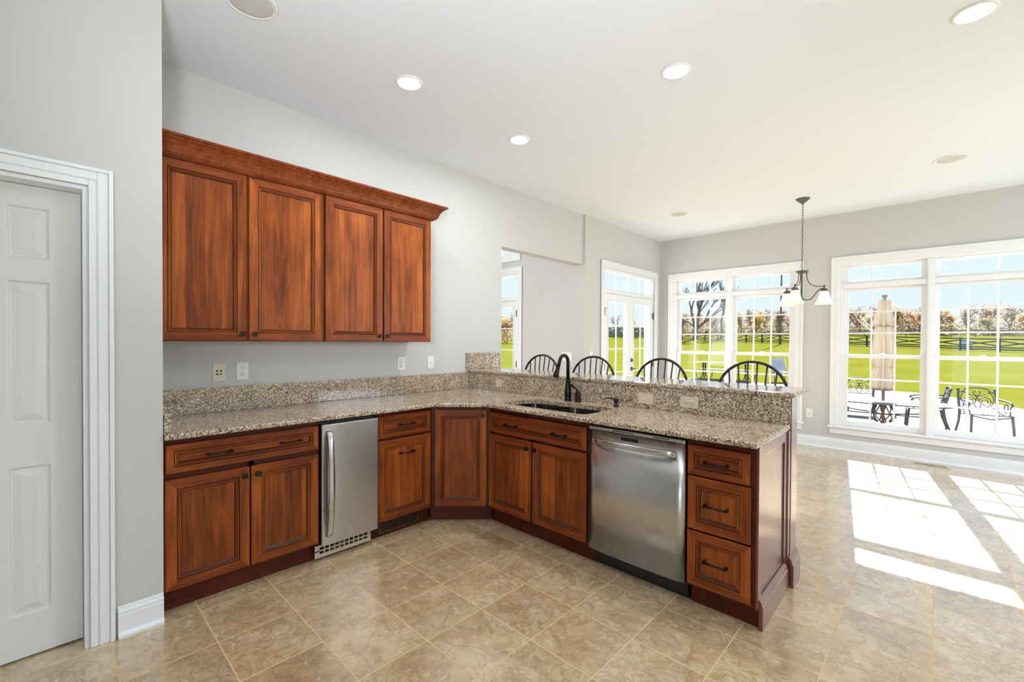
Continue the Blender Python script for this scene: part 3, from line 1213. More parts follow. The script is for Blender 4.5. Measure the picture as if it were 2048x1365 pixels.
b2.transform(Matrix.Translation((wd + 0.010, 0.018, 0)))
merge(b, b2)
part('base_molding', b, [WOOD_E], t)

# half wall behind the peninsula, with a wood post at its end
t = thing('bar_backing', 'cherry-clad half wall holding up the raised bar, its post facing the dining area', 'half wall', (1.4, 2.97, 0), 0)
b = B()
box(b, 0.002, 2.918, 0, 2.775, 3.03, 1.069)
part('core', b, WALL, t, world=True)
b = B()
box(b, 0.035, 3.0305, 0, 2.775, 3.045, 1.069)
part('back_panel', b, WOOD_V, t, world=True)
b = B()
box(b, 2.7795, 2.874, 0, 2.796, 2.9165, 0.883, bev=0.002)
box(b, 2.7755, 2.918, 0, 2.80, 3.05, 1.069, bev=0.003)
part('end_post', b, WOOD_E, t, world=True)
b = B()
prof = [(0, 0), (0.026, 0), (0.026, 0.125), (0.019, 0.138), (0.016, 0.155), (0.008, 0.165), (0.0, 0.172)]
sweep_profile(b, [(u, z) for u, z in prof], [(2.7985, 2.880), (2.7985, 3.050)])
part('base_molding', b, WOOD_E, t, world=True)

# countertop: one L of granite with the sink cut out
OX, OY = 0.683, 2.262
dg = FAX - 2.0115 + 0.092
poly = [(0.003, YP + 0.003), (OX, YP + 0.003), (OX, OX - dg), (OY + dg, OY), (2.795, OY), (2.795, 2.9155), (0.003, 2.9155)]
t = thing('countertop', 'speckled brown granite countertop wrapping the corner from the pantry to the peninsula end', 'countertop', (0.683, 2.0, ZC), 0)
b = B()
prism(b, poly, ZC + 0.0005, 0.914, 0, bev=0.009, seg=3)
sink_poly = [(1.022, 2.380), (1.018, 2.43), (1.022, 2.60), (1.055, 2.665), (1.10, 2.70), (1.33, 2.715), (1.70, 2.74), (1.755, 2.725), (1.775, 2.68), (1.775, 2.43), (1.765, 2.385), (1.725, 2.362), (1.06, 2.360)]
cb = B()
prism(cb, sink_poly, 0.80, 1.0)
top = part('slab', b, GRAN, t, world=True)
cb.transform(t.matrix_basis.inverted())
cutter = link('cutter', cb, GRAN, t)
md = top.modifiers.new('cut', 'BOOLEAN')
md.object = cutter
md.operation = 'DIFFERENCE'
md.solver = 'EXACT'
bpy.context.view_layer.update()
dgx = bpy.context.evaluated_depsgraph_get()
nm = bpy.data.meshes.new_from_object(top.evaluated_get(dgx))
top.modifiers.clear()
old = top.data
top.data = nm
bpy.data.meshes.remove(old)
cm = cutter.data
bpy.data.objects.remove(cutter)
bpy.data.meshes.remove(cm)
b = B(); box(b, 0.003, YP + 0.003, 0.9142, 0.023, 2.8965, 1.0725, bev=0.003)
part('backsplash', b, GRAN, t, world=True)
b = B(); box(b, 0.0235, YP + 0.003, 0.9142, OX - 0.012, YP + 0.032, 1.012, bev=0.003)
part('backsplash', b, GRAN, t, world=True)
b = B(); box(b, 0.0235, 2.897, 0.9142, 2.795, 2.9165, 1.0695, bev=0.002)
part('backsplash', b, GRAN, t, world=True)

# raised bar top
t = thing('bar_counter', 'raised granite bar top along the back of the peninsula', 'bar top', (1.4, 3.08, 1.07), 0)
b = B(); prism(b, [(0.003, 2.883), (2.822, 2.883), (2.822, 3.280), (0.003, 3.280)], 1.0702, 1.1, 0, bev=0.010, seg=3)
part('slab', b, GRAN, t, world=True)
b = B(); box(b, 0.003, 2.872, 1.1002, 0.022, 3.335, 1.262, bev=0.003)
part('side_splash', b, GRAN, t, world=True)

# undermount double sink
t = thing('kitchen_sink', 'black double-bowl sink set under the granite counter', 'sink', (1.4, 2.55, 0.68), 0)
for name, x0_, x1_ in (('bowl', 1.026, 1.385), ('bowl', 1.411, 1.770)):
    b = B()
    rings = []
    for ins, z in ((0.0, 0.883), (0.004, 0.86), (0.015, 0.72), (0.035, 0.70), (0.10, 0.695)):
        pts = []
        cx, cy = (x0_ + x1_) / 2, 2.550
        hx, hy = (x1_ - x0_) / 2 - ins, 0.184 - ins
        rad = max(0.05 - ins * 0.3, 0.012)
        for k in range(28):
            a = 2 * PI * k / 28
            px_, py_ = math.cos(a), math.sin(a)
            ex = 0.35
            sxp = math.copysign(abs(px_) ** ex, px_) * hx
            syp = math.copysign(abs(py_) ** ex, py_) * hy
            pts.append(b.verts.new((cx + sxp, cy + syp, z)))
        rings.append(pts)
    for A_, B_ in zip(rings[:-1], rings[1:]):
        for k in range(28):
            b.faces.new((A_[k], A_[(k + 1) % 28], B_[(k + 1) % 28], B_[k])).smooth = True
    b.faces.new(rings[-1])
    bw = part(name, b, SINKM, t, world=True)
    b = B()
    lathe(b, [(0.0, 0.698), (0.034, 0.698), (0.040, 0.6965), (0.042, 0.6955), (0.0, 0.6955)], (cx, cy + 0.03, 0), 20)
    part('drain', b, STEELH, bw, world=True)
b = B()
box(b, 0.995, 2.353, 0.872, 1.80, 2.3655, 0.8835)
box(b, 0.995, 2.7345, 0.872, 1.80, 2.765, 0.8835)
box(b, 0.995, 2.3655, 0.872, 1.0255, 2.7345, 0.8835)
box(b, 1.7705, 2.3655, 0.872, 1.80, 2.7345, 0.8835)
box(b, 1.3855, 2.366, 0.80, 1.4105, 2.734, 0.868, bev=0.008)
part('flange', b, SINKM, t, world=True)

# faucet with its lever post
FX, FYY = 1.293, 2.829
t = thing('kitchen_faucet', 'oil-rubbed bronze gooseneck faucet standing behind the sink', 'faucet', (FX, FYY, 0.914), 0)
b = B()
lathe(b, [(0.029, 0.0003), (0.029, 0.006), (0.024, 0.012), (0.026, 0.03), (0.027, 0.05), (0.024, 0.09), (0.019, 0.135), (0.017, 0.152), (0.020, 0.155), (0.020, 0.160), (0.014, 0.163)], (0, 0, 0), 20)
part('body', b, BRONZE, t)
b = B()
arc = [(0, 0, 0.16), (0, 0, 0.30)]
R_ = 0.054
for k in range(1, 11):
    a = PI * k / 10 * 0.92
    arc.append((0, -R_ + R_ * math.cos(a), 0.305 + R_ * math.sin(a)))
e0 = Vector(arc[-1]); d_ = Vector(arc[-1]) - Vector(arc[-2])
arc.append(tuple(e0 + d_.normalized() * 0.055))
tube(b, arc, 0.0138, 12)
sp = part('spout', b, BRONZE, t)
b = B()
q0 = Vector(arc[-1]); dd = d_.normalized()
tube(b, [q0 - dd * 0.004, q0, q0 + dd * 0.003, q0 + dd * 0.03, q0 + dd * 0.072, q0 + dd * 0.082], [0.0145, 0.0175, 0.015, 0.018, 0.0235, 0.022], 14)
part('spray_head', b, BRONZE, sp)
b = B()
lathe(b, [(0.024, 0.0003), (0.024, 0.006), (0.021, 0.012), (0.023, 0.03), (0.023, 0.05), (0.019, 0.056), (0.021, 0.066), (0.018, 0.082), (0.010, 0.088)], (0.098, -0.002, 0), 18)
part('handle_base', b, BRONZE, t)
b = B()
tube(b, [(0.098, -0.002, 0.082), (0.085, -0.006, 0.098), (0.062, -0.010, 0.115), (0.045, -0.012, 0.128), (0.036, -0.014, 0.134)], [0.006, 0.006, 0.009, 0.011, 0.006], 10)
part('lever', b, BRONZE, t)

t = thing('soap_dispenser', 'small bronze soap dispenser on the counter, between the sink and the outlets', 'soap dispenser', (1.729, 2.818, 0.914), 0)
b = B()
lathe(b, [(0.022, 0.0003), (0.022, 0.005), (0.013, 0.012), (0.010, 0.02), (0.011, 0.034), (0.018, 0.045), (0.019, 0.055), (0.012, 0.060)], (0, 0, 0), 16)
part('pump', b, BRONZE, t)
b = B()
tube(b, [(0, 0, 0.055), (-0.02, -0.02, 0.060), (-0.045, -0.045, 0.062), (-0.055, -0.053, 0.056)], [0.007, 0.006, 0.005, 0.005], 8)
part('nozzle', b, BRONZE, t)


# ------------------------------------------------------------------ plates on the walls
def plate(name, label, cat, loc, rotz, w=0.072, h=0.116, mats=(PLATE, SLOT), kind='duplex', group=None):
    t = thing(name, label, cat, loc, rotz, group)
    b = B()
    box(b, -w / 2, -0.006, -h / 2, w / 2, 0, h / 2, bev=0.0025)
    part('cover_plate', b, mats[0], t)

    def receptacle(cx, cz, turn):
        b = B()
        q = Matrix.Translation((cx, 0, cz)) @ Matrix.Rotation(turn, 4, 'Y')
        c = B()
        lathe(c, [(0.0, -0.004), (0.0155, -0.004), (0.017, -0.0025), (0.017, 0.0)], (0, 0, 0), 20, axis=Matrix.Rotation(-PI / 2, 3, 'X'))
        c.transform(Matrix.Translation((0, -0.0065, 0)))
        merge(b, c)
        for sx_, sz_, hx, hz in ((-0.006, 0.004, 0.0013, 0.004), (0.006, 0.004, 0.0013, 0.0035), (0, -0.007, 0.0022, 0.0022)):
            box(b, sx_ - hx, -0.0115, sz_ - hz, sx_ + hx, -0.0105, sz_ + hz, 1)
        b.transform(q)
        part('receptacle', b, list(mats), t)
    if kind == 'duplex':
        receptacle(0, 0.0195, 0)
        receptacle(0, -0.0195, 0)
    elif kind == 'lying':
        receptacle(-0.0195, 0, PI / 2)
        receptacle(0.0195, 0, PI / 2)
    elif kind == 'toggle':
        b = B()
        box(b, -0.0055, -0.0075, -0.012, 0.0055, -0.006, 0.012, 0)
        box(b, -0.0035, -0.018, 0.0, 0.0035, -0.0075, 0.009, 0, bev=0.001)
        part('toggle', b, mats[0], t)
    elif kind == 'toggle_lying':
        for sx_ in (-0.028, 0.028):
            b = B()
            box(b, sx_ - 0.012, -0.0075, -0.0055, sx_ + 0.012, -0.006, 0.0055, 0)
            box(b, sx_, -0.017, -0.0035, sx_ + 0.008, -0.0075, 0.0035, 0, bev=0.001)
            part('toggle', b, mats[0], t)
    elif kind == 'triple':
        for sx_ in (-0.046, 0.0, 0.046):
            b = B()
            box(b, sx_ - 0.0055, -0.0075, -0.012, sx_ + 0.0055, -0.006, 0.012, 0)
            box(b, sx_ - 0.0035, -0.017, 0.0, sx_ + 0.0035, -0.0075, 0.009, 0, bev=0.001)
            part('toggle', b, mats[0], t)
    elif kind == 'jack':
        for sx_, sz_ in ((-0.011, 0.010), (0.011, 0.010), (-0.011, -0.010), (0.011, -0.010)):
            b = B()
            lathe(b, [(0.0, 0.006), (0.0045, 0.006), (0.0045, 0.002), (0.006, 0.0)], (sx_, -0.006, sz_), 12, axis=Matrix.Rotation(PI / 2, 3, 'X'))
            if sz_ < 0:
                tube(b, [(sx_, -0.012, sz_), (sx_ - 0.012, -0.013, sz_ - 0.001)], 0.002, 6)
            part('jack', b, BRASS if sz_ < 0 else SLOT, t)
    for z in (0.0,) if kind == 'duplex' else (h / 2 - 0.014, -h / 2 + 0.014):
        if kind not in ('lying', 'toggle_lying', 'triple'):
            b = B()
            lathe(b, [(0.0, 0.0008), (0.003, 0.0008), (0.003, 0.0)], (0, -0.006, z), 8, axis=Matrix.Rotation(PI / 2, 3, 'X'))
            part('screw', b, mats[0], t)
    return t


plate('cable_plate', 'ivory cable jack plate on the wall above the counter, nearest the pantry', 'wall plate', (0.0, 0.769, 1.167), R90, mats=(IVORY, SLOT), kind='jack')
plate('wall_outlet', 'white double outlet beside the ivory cable plate on the wall', 'outlet', (0.0, 0.905, 1.171), R90)
plate('wall_outlet', 'white double outlet on the wall below the far end of the wall cabinets', 'outlet', (0.0, 2.134, 1.179), R90)
plate('phone_plate', 'white single-jack plate on the wall between the wall cabinets and the raised bar', 'wall plate', (0.0, 2.448, 1.181), R90, kind='toggle')
plate('blank_plate', 'small almond plate on the granite near the corner, left of the faucet', 'wall plate', (0.450, 2.897, 0.989), 0, 0.078, 0.072, (ALMOND, SLOT), kind='none')
plate('light_switch', 'almond two-switch plate on the granite backsplash, right of the soap dispenser', 'switch', (1.920, 2.897, 0.983), 0, 0.116, 0.072, (ALMOND, SLOT), kind='toggle_lying')
plate('wall_outlet', 'almond outlet lying sideways in the granite backsplash above the dishwasher', 'outlet', (2.226, 2.897, 0.988), 0, 0.118, 0.074, (ALMOND, SLOT), kind='lying')
plate('light_switch', 'white triple switch plate on the wall beyond the bar, above the faucet', 'switch', (-0.26, FY, 1.175), 0, 0.165, 0.116, kind='triple')
plate('light_switch', 'white single switch beside the french doors', 'switch', (XB, 5.03, 1.192), R90, kind='toggle')
plate('wall_outlet', 'white outlet low on the wall between the two big windows', 'outlet', (2.158, YF, 0.437), 0)

# registers
t = thing('toe_kick_vent', 'bronze slotted air vent in the toe kick under the narrow cabinet', 'vent', (FAX - 0.042, 1.595, 0.02), R90)
b = B()
L_ = 0.325
for a0, a1, c0_, c1_ in ((0, L_, 0, 0.010), (0, L_, 0.070, 0.080), (0, 0.012, 0.010, 0.070), (L_ - 0.012, L_, 0.010, 0.070)):
    box(b, a0, -0.006, c0_, a1, 0.0, c1_, 0)
box(b, 0.012, -0.002, 0.010, L_ - 0.012, 0.0, 0.070, 1)
part('frame', b, [BRONZEV, BLACKP], t)
b = B()
for i in range(1, 24):
    c = 0.012 + (L_ - 0.024) * i / 24
    box(b, c - 0.0015, -0.0045, 0.010, c + 0.0015, -0.002, 0.070)
part('louver', b, BRONZEV, t)

t = thing('floor_register', 'tan slotted floor register in the tiles below the wide window', 'vent', (3.35, 6.885, 0.0), 0)
b = B()
box(b, -0.16, -0.058, 0.0003, 0.16, 0.058, 0.005, bev=0.002)
part('frame', b, TANV, t)
b = B()
for i in range(20):
    x_ = -0.125 + 0.25 * i / 19
    box(b, x_ - 0.004, -0.030, 0.0048, x_ + 0.004, 0.030, 0.0056)
part('slot', b, SLOT, t)

# ------------------------------------------------------------------ ceiling lights and speakers
LENS = emitter('lit_lens', (0.94, 0.975, 1.0, 1), CAN_STRENGTH)
t = thing('recessed_light', 'lit recessed ceiling light nearest the wall cabinets', 'ceiling light', (0.905, 1.62, H), 0, 'recessed ceiling lights')
b = B()
lathe(b, [(0.064, -0.0055), (0.066, -0.009), (0.080, -0.008), (0.088, -0.003), (0.089, -0.0004), (0.064, -0.0004)], (0, 0, 0), 36)
part('trim_ring', b, TRIM, t)
b = B()
lathe(b, [(0.0, -0.0075), (0.03, -0.007), (0.055, -0.0058), (0.0635, -0.0045), (0.0635, -0.001), (0.0, -0.001)], (0, 0, 0), 32)
part('lens', b, LENS, t)
can = t
for x_, y_, lab in ((0.875, 2.70, 'lit recessed ceiling light over the corner counter, smallest in view'),
                    (2.21, 2.68, 'lit recessed ceiling light above the dishwasher end of the peninsula'),
                    (3.509, 3.235, 'lit recessed ceiling light cut by the top edge of the photo'),
                    (3.51, 0.6, 'recessed ceiling light straight above the viewer'),  # from here on: lights out of view, added to brighten the kitchen
                    (4.8, 0.6, 'recessed ceiling light toward the wall right of the viewer'),
                    (4.8, 3.2, 'recessed ceiling light over the right side of the dining area'),
                    (4.8, -1.6, 'recessed ceiling light at the rear wall behind the viewer')):
    again(can, (x_, y_, H), 0, lab)
for x_, y_, lab in ((-1.6, 3.4, 'recessed ceiling light of the tall room, just beyond the wall opening'), (-3.4, 2.6, 'recessed ceiling light of the tall room, on its far side')):  # hidden lights added to brighten the tall room
    again(can, (x_, y_, FH), 0, lab)

t = thing('ceiling_speaker', 'large round ceiling speaker cut by the top edge above the wall cabinets', 'speaker', (0.92, 0.70, H), 0, 'round ceiling speakers')
b = B()
lathe(b, [(0.103, -0.004), (0.105, -0.007), (0.116, -0.006), (0.122, -0.0004), (0.103, -0.0004)], (0, 0, 0), 40)
part('trim_ring', b, TRIM, t)
b = B()
lathe(b, [(0.0, -0.005), (0.09, -0.005), (0.1028, -0.0035), (0.1028, -0.001), (0.0, -0.001)], (0, 0, 0), 40)
part('grille', b, GRILLE, t)
again(t, (3.46, 5.655, H), 0, 'round ceiling speaker above the wide window, right of the chandelier')
again(t, (0.942, 5.69, H), 0, 'round ceiling speaker in the far corner, left of the chandelier')

# ------------------------------------------------------------------ chandelier
SHADE = N('frosted_shade')
lw = SHADE.noise(SHADE.obj(), 14.0, 3.0, 0.6, 1.5)
SHADE.set(color=SHADE.ramp(lw, [(0.3, (0.80, 0.77, 0.71, 1)), (0.7, (0.93, 0.91, 0.87, 1))]), rough=0.3, emit=(1.0, 0.9, 0.76, 1), power=0.25)
tl_ = SHADE.n('BsdfTranslucent', {'Color': (0.95, 0.9, 0.82, 1)})
mx_ = SHADE.n('MixShader', {0: 0.5, 1: SHADE.p.outputs[0], 2: tl_.outputs[0]})
SHADE.t.links.new(mx_.outputs[0], SHADE.t.nodes['Material Output'].inputs[0])
SHADE = SHADE.m
BULB = emitter('bulb', (1.0, 0.86, 0.66, 1), 25.0)
CXY = (2.246, 6.06)
t = thing('chandelier', 'three-light pewter chandelier with frosted glass shades hanging by a chain', 'chandelier', (CXY[0], CXY[1], 1.82), 0)
Z = lambda z: z - 1.82
b = B()
lathe(b, [(0.0, Z(3.052)), (0.068, Z(3.052)), (0.070, Z(3.045)), (0.060, Z(3.035)), (0.030, Z(3.008)), (0.012, Z(2.995)), (0.010, Z(2.985)), (0.0, Z(2.98))], (0, 0, 0), 28)
part('ceiling_canopy', b, PEWTER, t)
b = B()
nl = 24
for i in range(nl):
    z = 2.232 + (2.985 - 2.232) * (i + 0.5) / nl
    pts = []
    for k in range(14):
        a = 2 * PI * k / 14
        u, v_ = 0.008 * math.cos(a), 0.021 * math.sin(a)
        pts.append((u, 0, Z(z) + v_) if i % 2 else (0, u, Z(z) + v_))
    tube(b, pts, 0.0022, 5, closed=True)
part('chain', b, PEWTER, t)
b = B()
lathe(b, [(0.0, Z(2.232)), (0.010, Z(2.230)), (0.012, Z(2.221)), (0.060, Z(2.214)), (0.066, Z(2.206)), (0.058, Z(2.200)), (0.024, Z(2.192)), (0.012, Z(2.18)), (0.011, Z(1.91)), (0.018, Z(1.90)), (0.022, Z(1.885)), (0.014, Z(1.872)), (0.010, Z(1.866)), (0.014, Z(1.855)), (0.007, Z(1.842)), (0.0, Z(1.84))], (0, 0, 0), 20)
part('column', b, PEWTER, t)
RA = 0.222
for deg in (24, 144, 264):
    a = math.radians(deg - 90 + 134)
    # angles are measured from the line of sight's right-hand side
    a = math.radians(43.8 - 20 + {24: 0, 144: 120, 264: 240}[deg])
    ca, sa = math.cos(a), math.sin(a)
    P_ = lambda r_, z: (r_ * ca, r_ * sa, Z(z))
    b = B()
    tube(b, [P_(r_, z) for r_, z in ((0.012, 1.885), (0.05, 1.875), (0.09, 1.885), (0.125, 1.925), (0.155, 1.975), (0.185, 2.002), (0.21, 2.008), (RA, 2.000))], 0.0065, 8)
    tube(b, [P_(r_, z) for r_, z in ((0.045, 2.200), (0.048, 2.17), (0.055, 2.11), (0.075, 2.065), (0.11, 2.04), (0.16, 2.030), (RA, 2.030))], 0.0048, 8)
    tube(b, [P_(0.045 + 0.014 * math.cos(q), 2.196 + 0.010 * math.sin(q)) for q in [PI * 1.1 + i * 0.5 for i in range(10)]], 0.0035, 6)
    arm = part('arm', b, PEWTER, t)
    b = B()
    lathe(b, [(0.0, Z(2.045)), (0.009, Z(2.042)), (0.013, Z(2.032)), (0.009, Z(2.022)), (0.006, Z(2.015)), (0.012, Z(2.008)), (0.028, Z(2.000)), (0.036, Z(1.985)), (0.038, Z(1.972)), (0.0, Z(1.972))], (RA * ca, RA * sa, 0), 18)
    part('shade_cap', b, PEWTER, arm)
    b = B()
    rings_ = [(0.034, 1.974), (0.040, 1.955), (0.050, 1.925), (0.062, 1.885), (0.078, 1.850), (0.092, 1.828), (0.094, 1.824)]
    prev = None
    for r_, z in rings_ + [(r_ - 0.003, z + 0.001) for r_, z in reversed(rings_)]:
        ring = [b.verts.new((RA * ca + r_ * math.cos(2 * PI * k / 28), RA * sa + r_ * math.sin(2 * PI * k / 28), Z(z))) for k in range(28)]
        if prev:
            for k in range(28):
                b.faces.new((prev[k], prev[(k + 1) % 28], ring[(k + 1) % 28], ring[k])).smooth = True
        prev = ring
    part('shade', b, SHADE, arm)
    b = B()
    lathe(b, [(0.0, Z(1.955)), (0.012, Z(1.952)), (0.016, Z(1.935)), (0.022, Z(1.905)), (0.020, Z(1.888)), (0.010, Z(1.876)), (0.0, Z(1.873))], (RA * ca, RA * sa, 0), 14)
    part('bulb', b, BULB, arm)

# ------------------------------------------------------------------ bar stools
t = thing('bar_stool', 'black spindle-back bar stool farthest left, nearest the opening in the wall', 'bar stool', (0.33, 3.46, 0), 0, 'black spindle-back bar stools')
ST = 0.74
b = B()
lathe(b, [(0.0, ST - 0.034), (0.17, ST - 0.034), (0.198, ST - 0.026), (0.208, ST - 0.012), (0.204, ST - 0.002), (0.18, ST), (0.10, ST - 0.008), (0.0, ST - 0.010)], (0, 0, 0), 36)
part('seat', b, STOOLM, t)
legs = []
for sx_, sy_ in ((-1, -1), (1, -1), (1, 1), (-1, 1)):
    a0_ = Vector((sx_ * 0.115, sy_ * 0.115, ST - 0.03)); a1_ = Vector((sx_ * 0.205, sy_ * 0.205, 0.0))
    b = B()
    tube(b, [a0_.lerp(a1_, u) for u in (0, 0.15, 0.3, 0.36, 0.42, 0.6, 0.8, 1.0)], [0.013, 0.016, 0.019, 0.015, 0.019, 0.018, 0.015, 0.012], 10)
    part('leg', b, STOOLM, t)
    legs.append((a0_, a1_))
for i, u in ((0, 0.62), (1, 0.72), (2, 0.62), (3, 0.72)):
    p0 = legs[i][0].lerp(legs[i][1], u); p1 = legs[(i + 1) % 4][0].lerp(legs[(i + 1) % 4][1], u)
    b = B()
    tube(b, [p0, p0.lerp(p1, 0.3), p0.lerp(p1, 0.5), p0.lerp(p1, 0.7), p1], [0.008, 0.010, 0.012, 0.010, 0.008], 8)
    part('stretcher', b, STOOLM, t)


def hoop_pt(a):
    """The back's hoop: a half circle on two slightly converging uprights, leaning back."""
    if a < 0:
        u = -a
        x_, z = -(0.238 - 0.06 * u), 0.998 - u * (0.998 - ST)
    elif a > PI:
        u = a - PI
        x_, z = 0.238 - 0.06 * u, 0.998 - u * (0.998 - ST)
    else:
        x_, z = -0.238 * math.cos(a), 0.998 + 0.236 * math.sin(a)
    return Vector((x_, 0.148 + (z - ST) * 0.13, z))


b = B()
path = [hoop_pt(-1 + i / 6) for i in range(6)] + [hoop_pt(PI * i / 24) for i in range(25)] + [hoop_pt(PI + (i + 1) / 6) for i in range(6)]
tube(b, path, 0.0135, 8, flat=0.8)
part('back_hoop', b, STOOLM, t)
for i in range(6):
    x0_ = -0.125 + 0.25 * i / 5
    x1_ = -0.165 + 0.33 * i / 5
    z1_ = 0.998 + 0.236 * math.sqrt(max(0.0, 1 - (x1_ / 0.238) ** 2))
    b = B()
    tube(b, [(x0_, 0.148 + 0.012 * (1 - abs(2 * i / 5 - 1)), ST - 0.005), (x0_ * 0.6 + x1_ * 0.4, 0.148 + (z1_ - ST) * 0.055, ST + (z1_ - ST) * 0.45), (x1_, 0.148 + (z1_ - ST) * 0.13, z1_)], [0.006, 0.0085, 0.006], 8)
    part('spindle', b, STOOLM, t)
for x_, rz, lab in ((0.985, 0.03, 'black spindle-back bar stool right behind the faucet'),
                    (1.665, -0.04, 'black spindle-back bar stool in front of the french doors, third along the bar'),
                    (2.392, 0.02, 'black spindle-back bar stool nearest the open end of the bar')):
    again(t, (x_, 3.46, 0), rz, lab)

# ------------------------------------------------------------------ outside
rnd = random.Random(7)


def ground_z(x, y):
    """The lawn climbs gently to the paddock fence and on to the wood behind it."""
    k = 1.24 - 0.34 * min(1.0, max(0.0, (x + 5) / 15.0))
    z = GROUND + max(0.0, min(y, 70.0) - 20.0) / 50.0 * k
    if y > 70:
        z += 0.042 * (min(y, 170) - 70)
    if x < -20:
        z += 0.006 * min(60, -20 - x)
    return z


b = B()
xs = [-140, -110, -85, -65, -50, -40, -30, -20, -12, -5, 0, 5, 10, 18, 30, 50, 80, 120]
ys = [-15, 0, 10, 20, 26, 33, 40, 48, 56, 63, 70, 76, 85, 100, 120, 145, 170, 240]
g = [[b.verts.new((x_, y_, ground_z(x_, y_) - (0.02 if y_ <= 20 else 0.0))) for x_ in xs] for y_ in ys]
for j in range(len(ys) - 1):
    for i in range(len(xs) - 1):
        b.faces.new((g[j][i], g[j][i + 1], g[j + 1][i + 1], g[j + 1][i])).smooth = True
struct('lawn', b, LAWN)
b = B()
prism(b, [(-4.2, 7.3), (12, 7.3), (12, 9), (8.5, 13), (6.2, 16.2), (5.05, 17.8), (4.4, 19.0), (3.4, 20.6), (2.2, 21.3), (0.5, 21.2), (-1.0, 22.4), (-6.5, 23.0), (-7.5, 21.5), (-7, 15), (-4.2, 9)], GROUND - 0.3, GROUND + 0.004)
struct('patio', b, PAVER)

# paddock fence: posts, three level rails and crossed rails in every bay
t = thing('paddock_fence', 'black paddock fence with crossed rails running across the lawn below the trees', 'fence', (-10, 74, ground_z(-10, 74)), 0)
A0, A1 = Vector((-62, 103)), Vector((22, 60.5))
ln = (A1 - A0).length
nb = int(ln / 3.05)
pp = [A0.lerp(A1, i / nb) for i in range(nb + 1)]
for i, p in enumerate(pp):
    z = ground_z(p.x, p.y)
    b = B()
    box(b, p.x - 0.09, p.y - 0.09, z - 0.1, p.x + 0.09, p.y + 0.09, z + 1.40)
    part('post', b, FENCEM, t, world=True)


def plank(bm, p0, p1, wdt, th):
    d = (p1 - p0)
    n_ = Vector((-d.y, d.x, 0)).normalized() * th / 2
    u_ = Vector((0, 0, wdt / 2))
    vs = []
    for p in (p0, p1):
        for s1, s2 in ((-1, -1), (1, -1), (1, 1), (-1, 1)):
            vs.append(bm.verts.new(p + n_ * s1 + u_ * s2))
    for k in range(4):
        bm.faces.new((vs[k], vs[(k + 1) % 4], vs[4 + (k + 1) % 4], vs[4 + k]))
    bm.faces.new(vs[3::-1]); bm.faces.new(vs[4:])


for i in range(nb):
    p, q = pp[i], pp[i + 1]
    P3 = lambda c, h, o=0.0: Vector((c.x, c.y - 0.1 - o, ground_z(c.x, c.y) + h))
    for h in (1.28, 0.42, 0.20):
        b = B()
        plank(b, P3(p, h), P3(q, h), 0.13, 0.03)
        part('rail', b, FENCEM, t, world=True)
    b = B()
    plank(b, P3(p, 1.12), P3(q, 0.56), 0.12, 0.03)
    plank(b, P3(p, 0.56, 0.03), P3(q, 1.12, 0.03), 0.12, 0.03)
    part('cross_rail', b, FENCEM, t, world=True)

# a plainer fence far up the field
t = thing('field_fence', 'plain grey rail fence far up the field under the wood', 'fence', (4, 118, ground_z(4, 118)), 0)
for i in range(13):
    x_ = -14 + i * 3.2
    z = ground_z(x_, 118)
    b = B(); box(b, x_ - 0.08, 117.92, z - 0.1, x_ + 0.08, 118.08, z + 1.3)
    part('post', b, BARKD, t, world=True)
for i in range(12):
    x_ = -14 + i * 3.2
    for h in (1.15, 0.7):
        b = B(); plank(b, Vector((x_, 117.9, ground_z(x_, 118) + h)), Vector((x_ + 3.2, 117.9, ground_z(x_ + 3.2, 118) + h)), 0.14, 0.04)
        part('rail', b, BARKD, t, world=True)

# utility pole
b = B()
px_, py_ = -13.5, 75.5
tube(b, [(px_, py_, ground_z(px_, py_) - 0.1), (px_, py_, 6), (px_ + 0.05, py_, 13.5)], [0.13, 0.12, 0.10], 8)
solo('utility_pole', 'tall dark utility pole behind the fence, seen left of the chandelier', 'pole', b, BARK, (px_, py_, ground_z(px_, py_)))

# blue trough in the field
b = B()
x_, y_ = 5.75, 73.0
z = ground_z(x_, y_)
lathe(b, [(0.0, z - 0.02), (0.50, z - 0.02), (0.54, z + 0.5), (0.56, z + 0.95), (0.53, z + 0.96), (0.48, z + 0.6), (0.0, z + 0.5)], (x_, y_, 0), 20)
solo('water_trough', 'pale blue tub standing in the field behind the fence', 'trough', b, plain('pale_blue_plastic', S(176, 205, 228), 0.5), (x_, y_, z))


# ---- trees
def branch(bm, p, d, ln, r, depth, rd, tips, spread=0.55, seg=4, up=0.12):
    q = p + d * ln * 0.5 + Vector((rd.uniform(-1, 1), rd.uniform(-1, 1), rd.uniform(-.3, .6))) * ln * 0.06
    e_ = p + d * ln
    tube(bm, [p, q, e_], [r, r * 0.85, r * 0.68], seg)
    if depth == 0:
        tips.append(e_)
        return
    tips.append(e_)
    n_ = rd.choice((2, 3, 3))
    for i in range(n_):
        nd = (d + Vector((rd.uniform(-1, 1), rd.uniform(-1, 1), rd.uniform(-0.5, 0.8))) * spread + Vector((0, 0, up))).normalized()
        branch(bm, e_ if i < 2 else q, nd, ln * rd.uniform(0.62, 0.82), r * 0.62, depth - 1, rd, tips, spread, seg, up)


